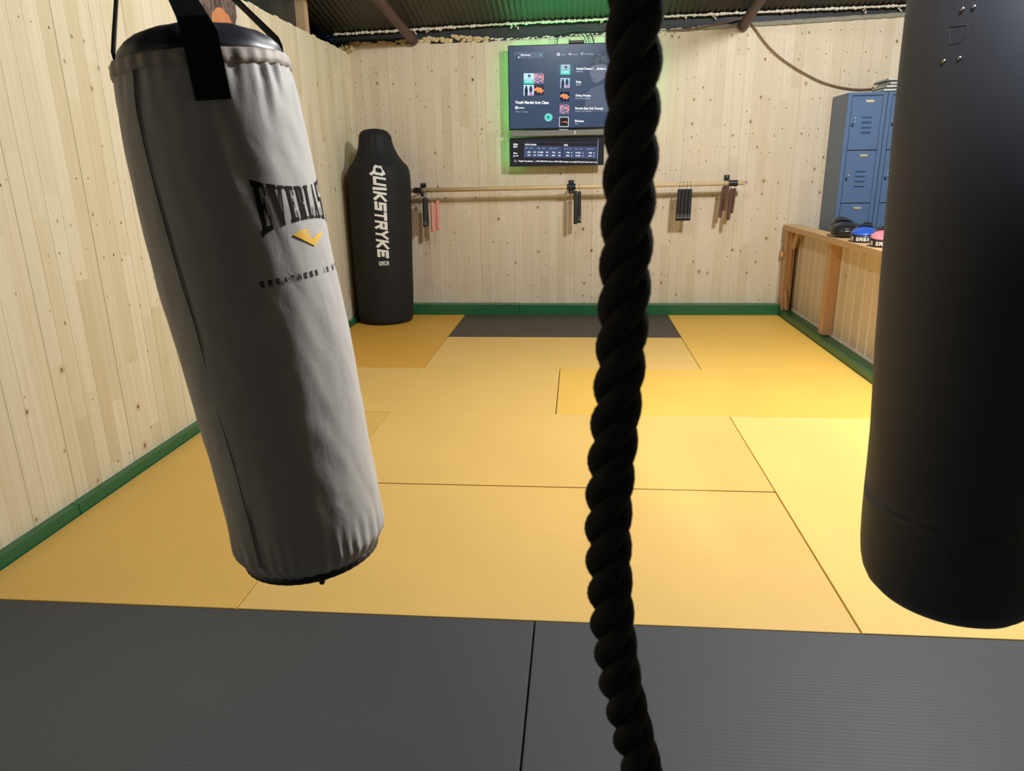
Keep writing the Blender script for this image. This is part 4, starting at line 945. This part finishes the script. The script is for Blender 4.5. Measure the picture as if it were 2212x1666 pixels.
bm = BM(); box(bm, (NH.x-.012, -.553, NH.z-.01), (NH.x+.012, -.547, roof_z(-.55)-.005)); obj('hanging_strap', bm, M['webbing'], t)
for a, z in ((-62.6, 1.535), (-54.8, 1.536), (-56.3, 1.607), (-51.1, 1.607)):
    th = math.radians(a); p = npt(th, z, 0); n_ = Vector((math.sin(th), -math.cos(th), 0)); bm = BM(); tube(bm, [p, p+n_*.0022, p+n_*.0035], [.0032, .0030, .0012], 10); obj('rivet', bm, M['steel'], t, smooth=True, label='small bright steel rivet')
M['faint'] = plain('faint_stitching', (0.060, 0.062, 0.070, 1), 0.6)
bm = BM(); pts = [(-61.8, 1.585), (-53.0, 1.583), (-52.8, 1.569), (-55.4, 1.559), (-61.3, 1.559), (-61.8, 1.585)]
P = []
for (a, z), (b_, z2) in zip(pts[:-1], pts[1:]):
    for k in range(8): P.append(npt(math.radians(a+(b_-a)*k/8), z+(z2-z)*k/8, .0004))
tube(bm, P, .0007, 6); 
P = []
for a, z in ((-36, .690), (-20, .690)): P.append((a, z))
tube(bm, [npt(math.radians(-36+k*2), .690, .0001) for k in range(9)], .0004, 6); tube(bm, [npt(math.radians(-36+k*2), .652, .0001) for k in range(9)], .0004, 6); tube(bm, [npt(math.radians(-28.5), .690-k*.0095, .0001) for k in range(5)], .0005, 6)
obj('stitching', bm, M['faint'], t, smooth=True, label='faint stitched patch outlines')

# ------------------------------------------------------------------ climbing rope
RZs = [.0, .3, .5, .6, .66, .7284, .7595, .7964, .8325, .874, .9087, .9484, .9869, 1.0297, 1.0662, 1.1065, 1.1456, 1.1834, 1.2289, 1.2597, 1.3106, 1.3865, 1.4393, 1.493, 1.8, 4.2]
RXs = [1.27, 1.265, 1.25, 1.229, 1.213, 1.1961, 1.1881, 1.1801, 1.1714, 1.1651, 1.1605, 1.1572, 1.1546, 1.1532, 1.1537, 1.1555, 1.1579, 1.1603, 1.1618, 1.1627, 1.1633, 1.1652, 1.1651, 1.1649, 1.160, 1.15]
t = thing('climbing_rope', 'thick dark twisted rope hanging vertically in front of the camera', 'rope', (1.165, -1.284, 1.4))
p_ = .1152
for k in range(3):
    bm = BM(); pts = []; z = .03
    while z < roof_z(-1.284)-.01:
        ph = PI+2*PI*(z-1.3696)/p_+2*PI*k/3
        pts.append(Vector((float(np.interp(z, RZs, RXs))+.0119*math.cos(ph), -1.284+.0119*math.sin(ph), z))); z += .0036 if z < 1.75 else .008
    n = len(pts); rings = []; sgs = 32; s = 0; up = Vector((0, 0, 1))
    for i, q in enumerate(pts):
        tg = (pts[min(i+1, n-1)]-pts[max(i-1, 0)]).normalized(); s += (q-pts[i-1]).length if i else 0
        a = tg.cross(Vector((0, 1, 0.01))).normalized(); b_ = tg.cross(a); r = []
        for j in range(sgs):
            ang = 2*PI*j/sgs; rad = .0124*(1+.03*math.cos(11*(ang+s*55))); r.append(q+rad*(math.cos(ang)*a+math.sin(ang)*b_))
        rings.append(r)
    ringloft(bm, rings); obj('strand', bm, M['rope'], t, smooth=True)
bm = BM(); rings = [[Vector((1.27+r*math.cos(2*PI*k/24), -1.284+r*math.sin(2*PI*k/24), z)) for k in range(24)] for z, r in ((.001, .02), (.004, .028), (.10, .028), (.105, .02))]
ringloft(bm, rings); obj('end_cap', bm, M['black_plastic'], t, smooth=True)
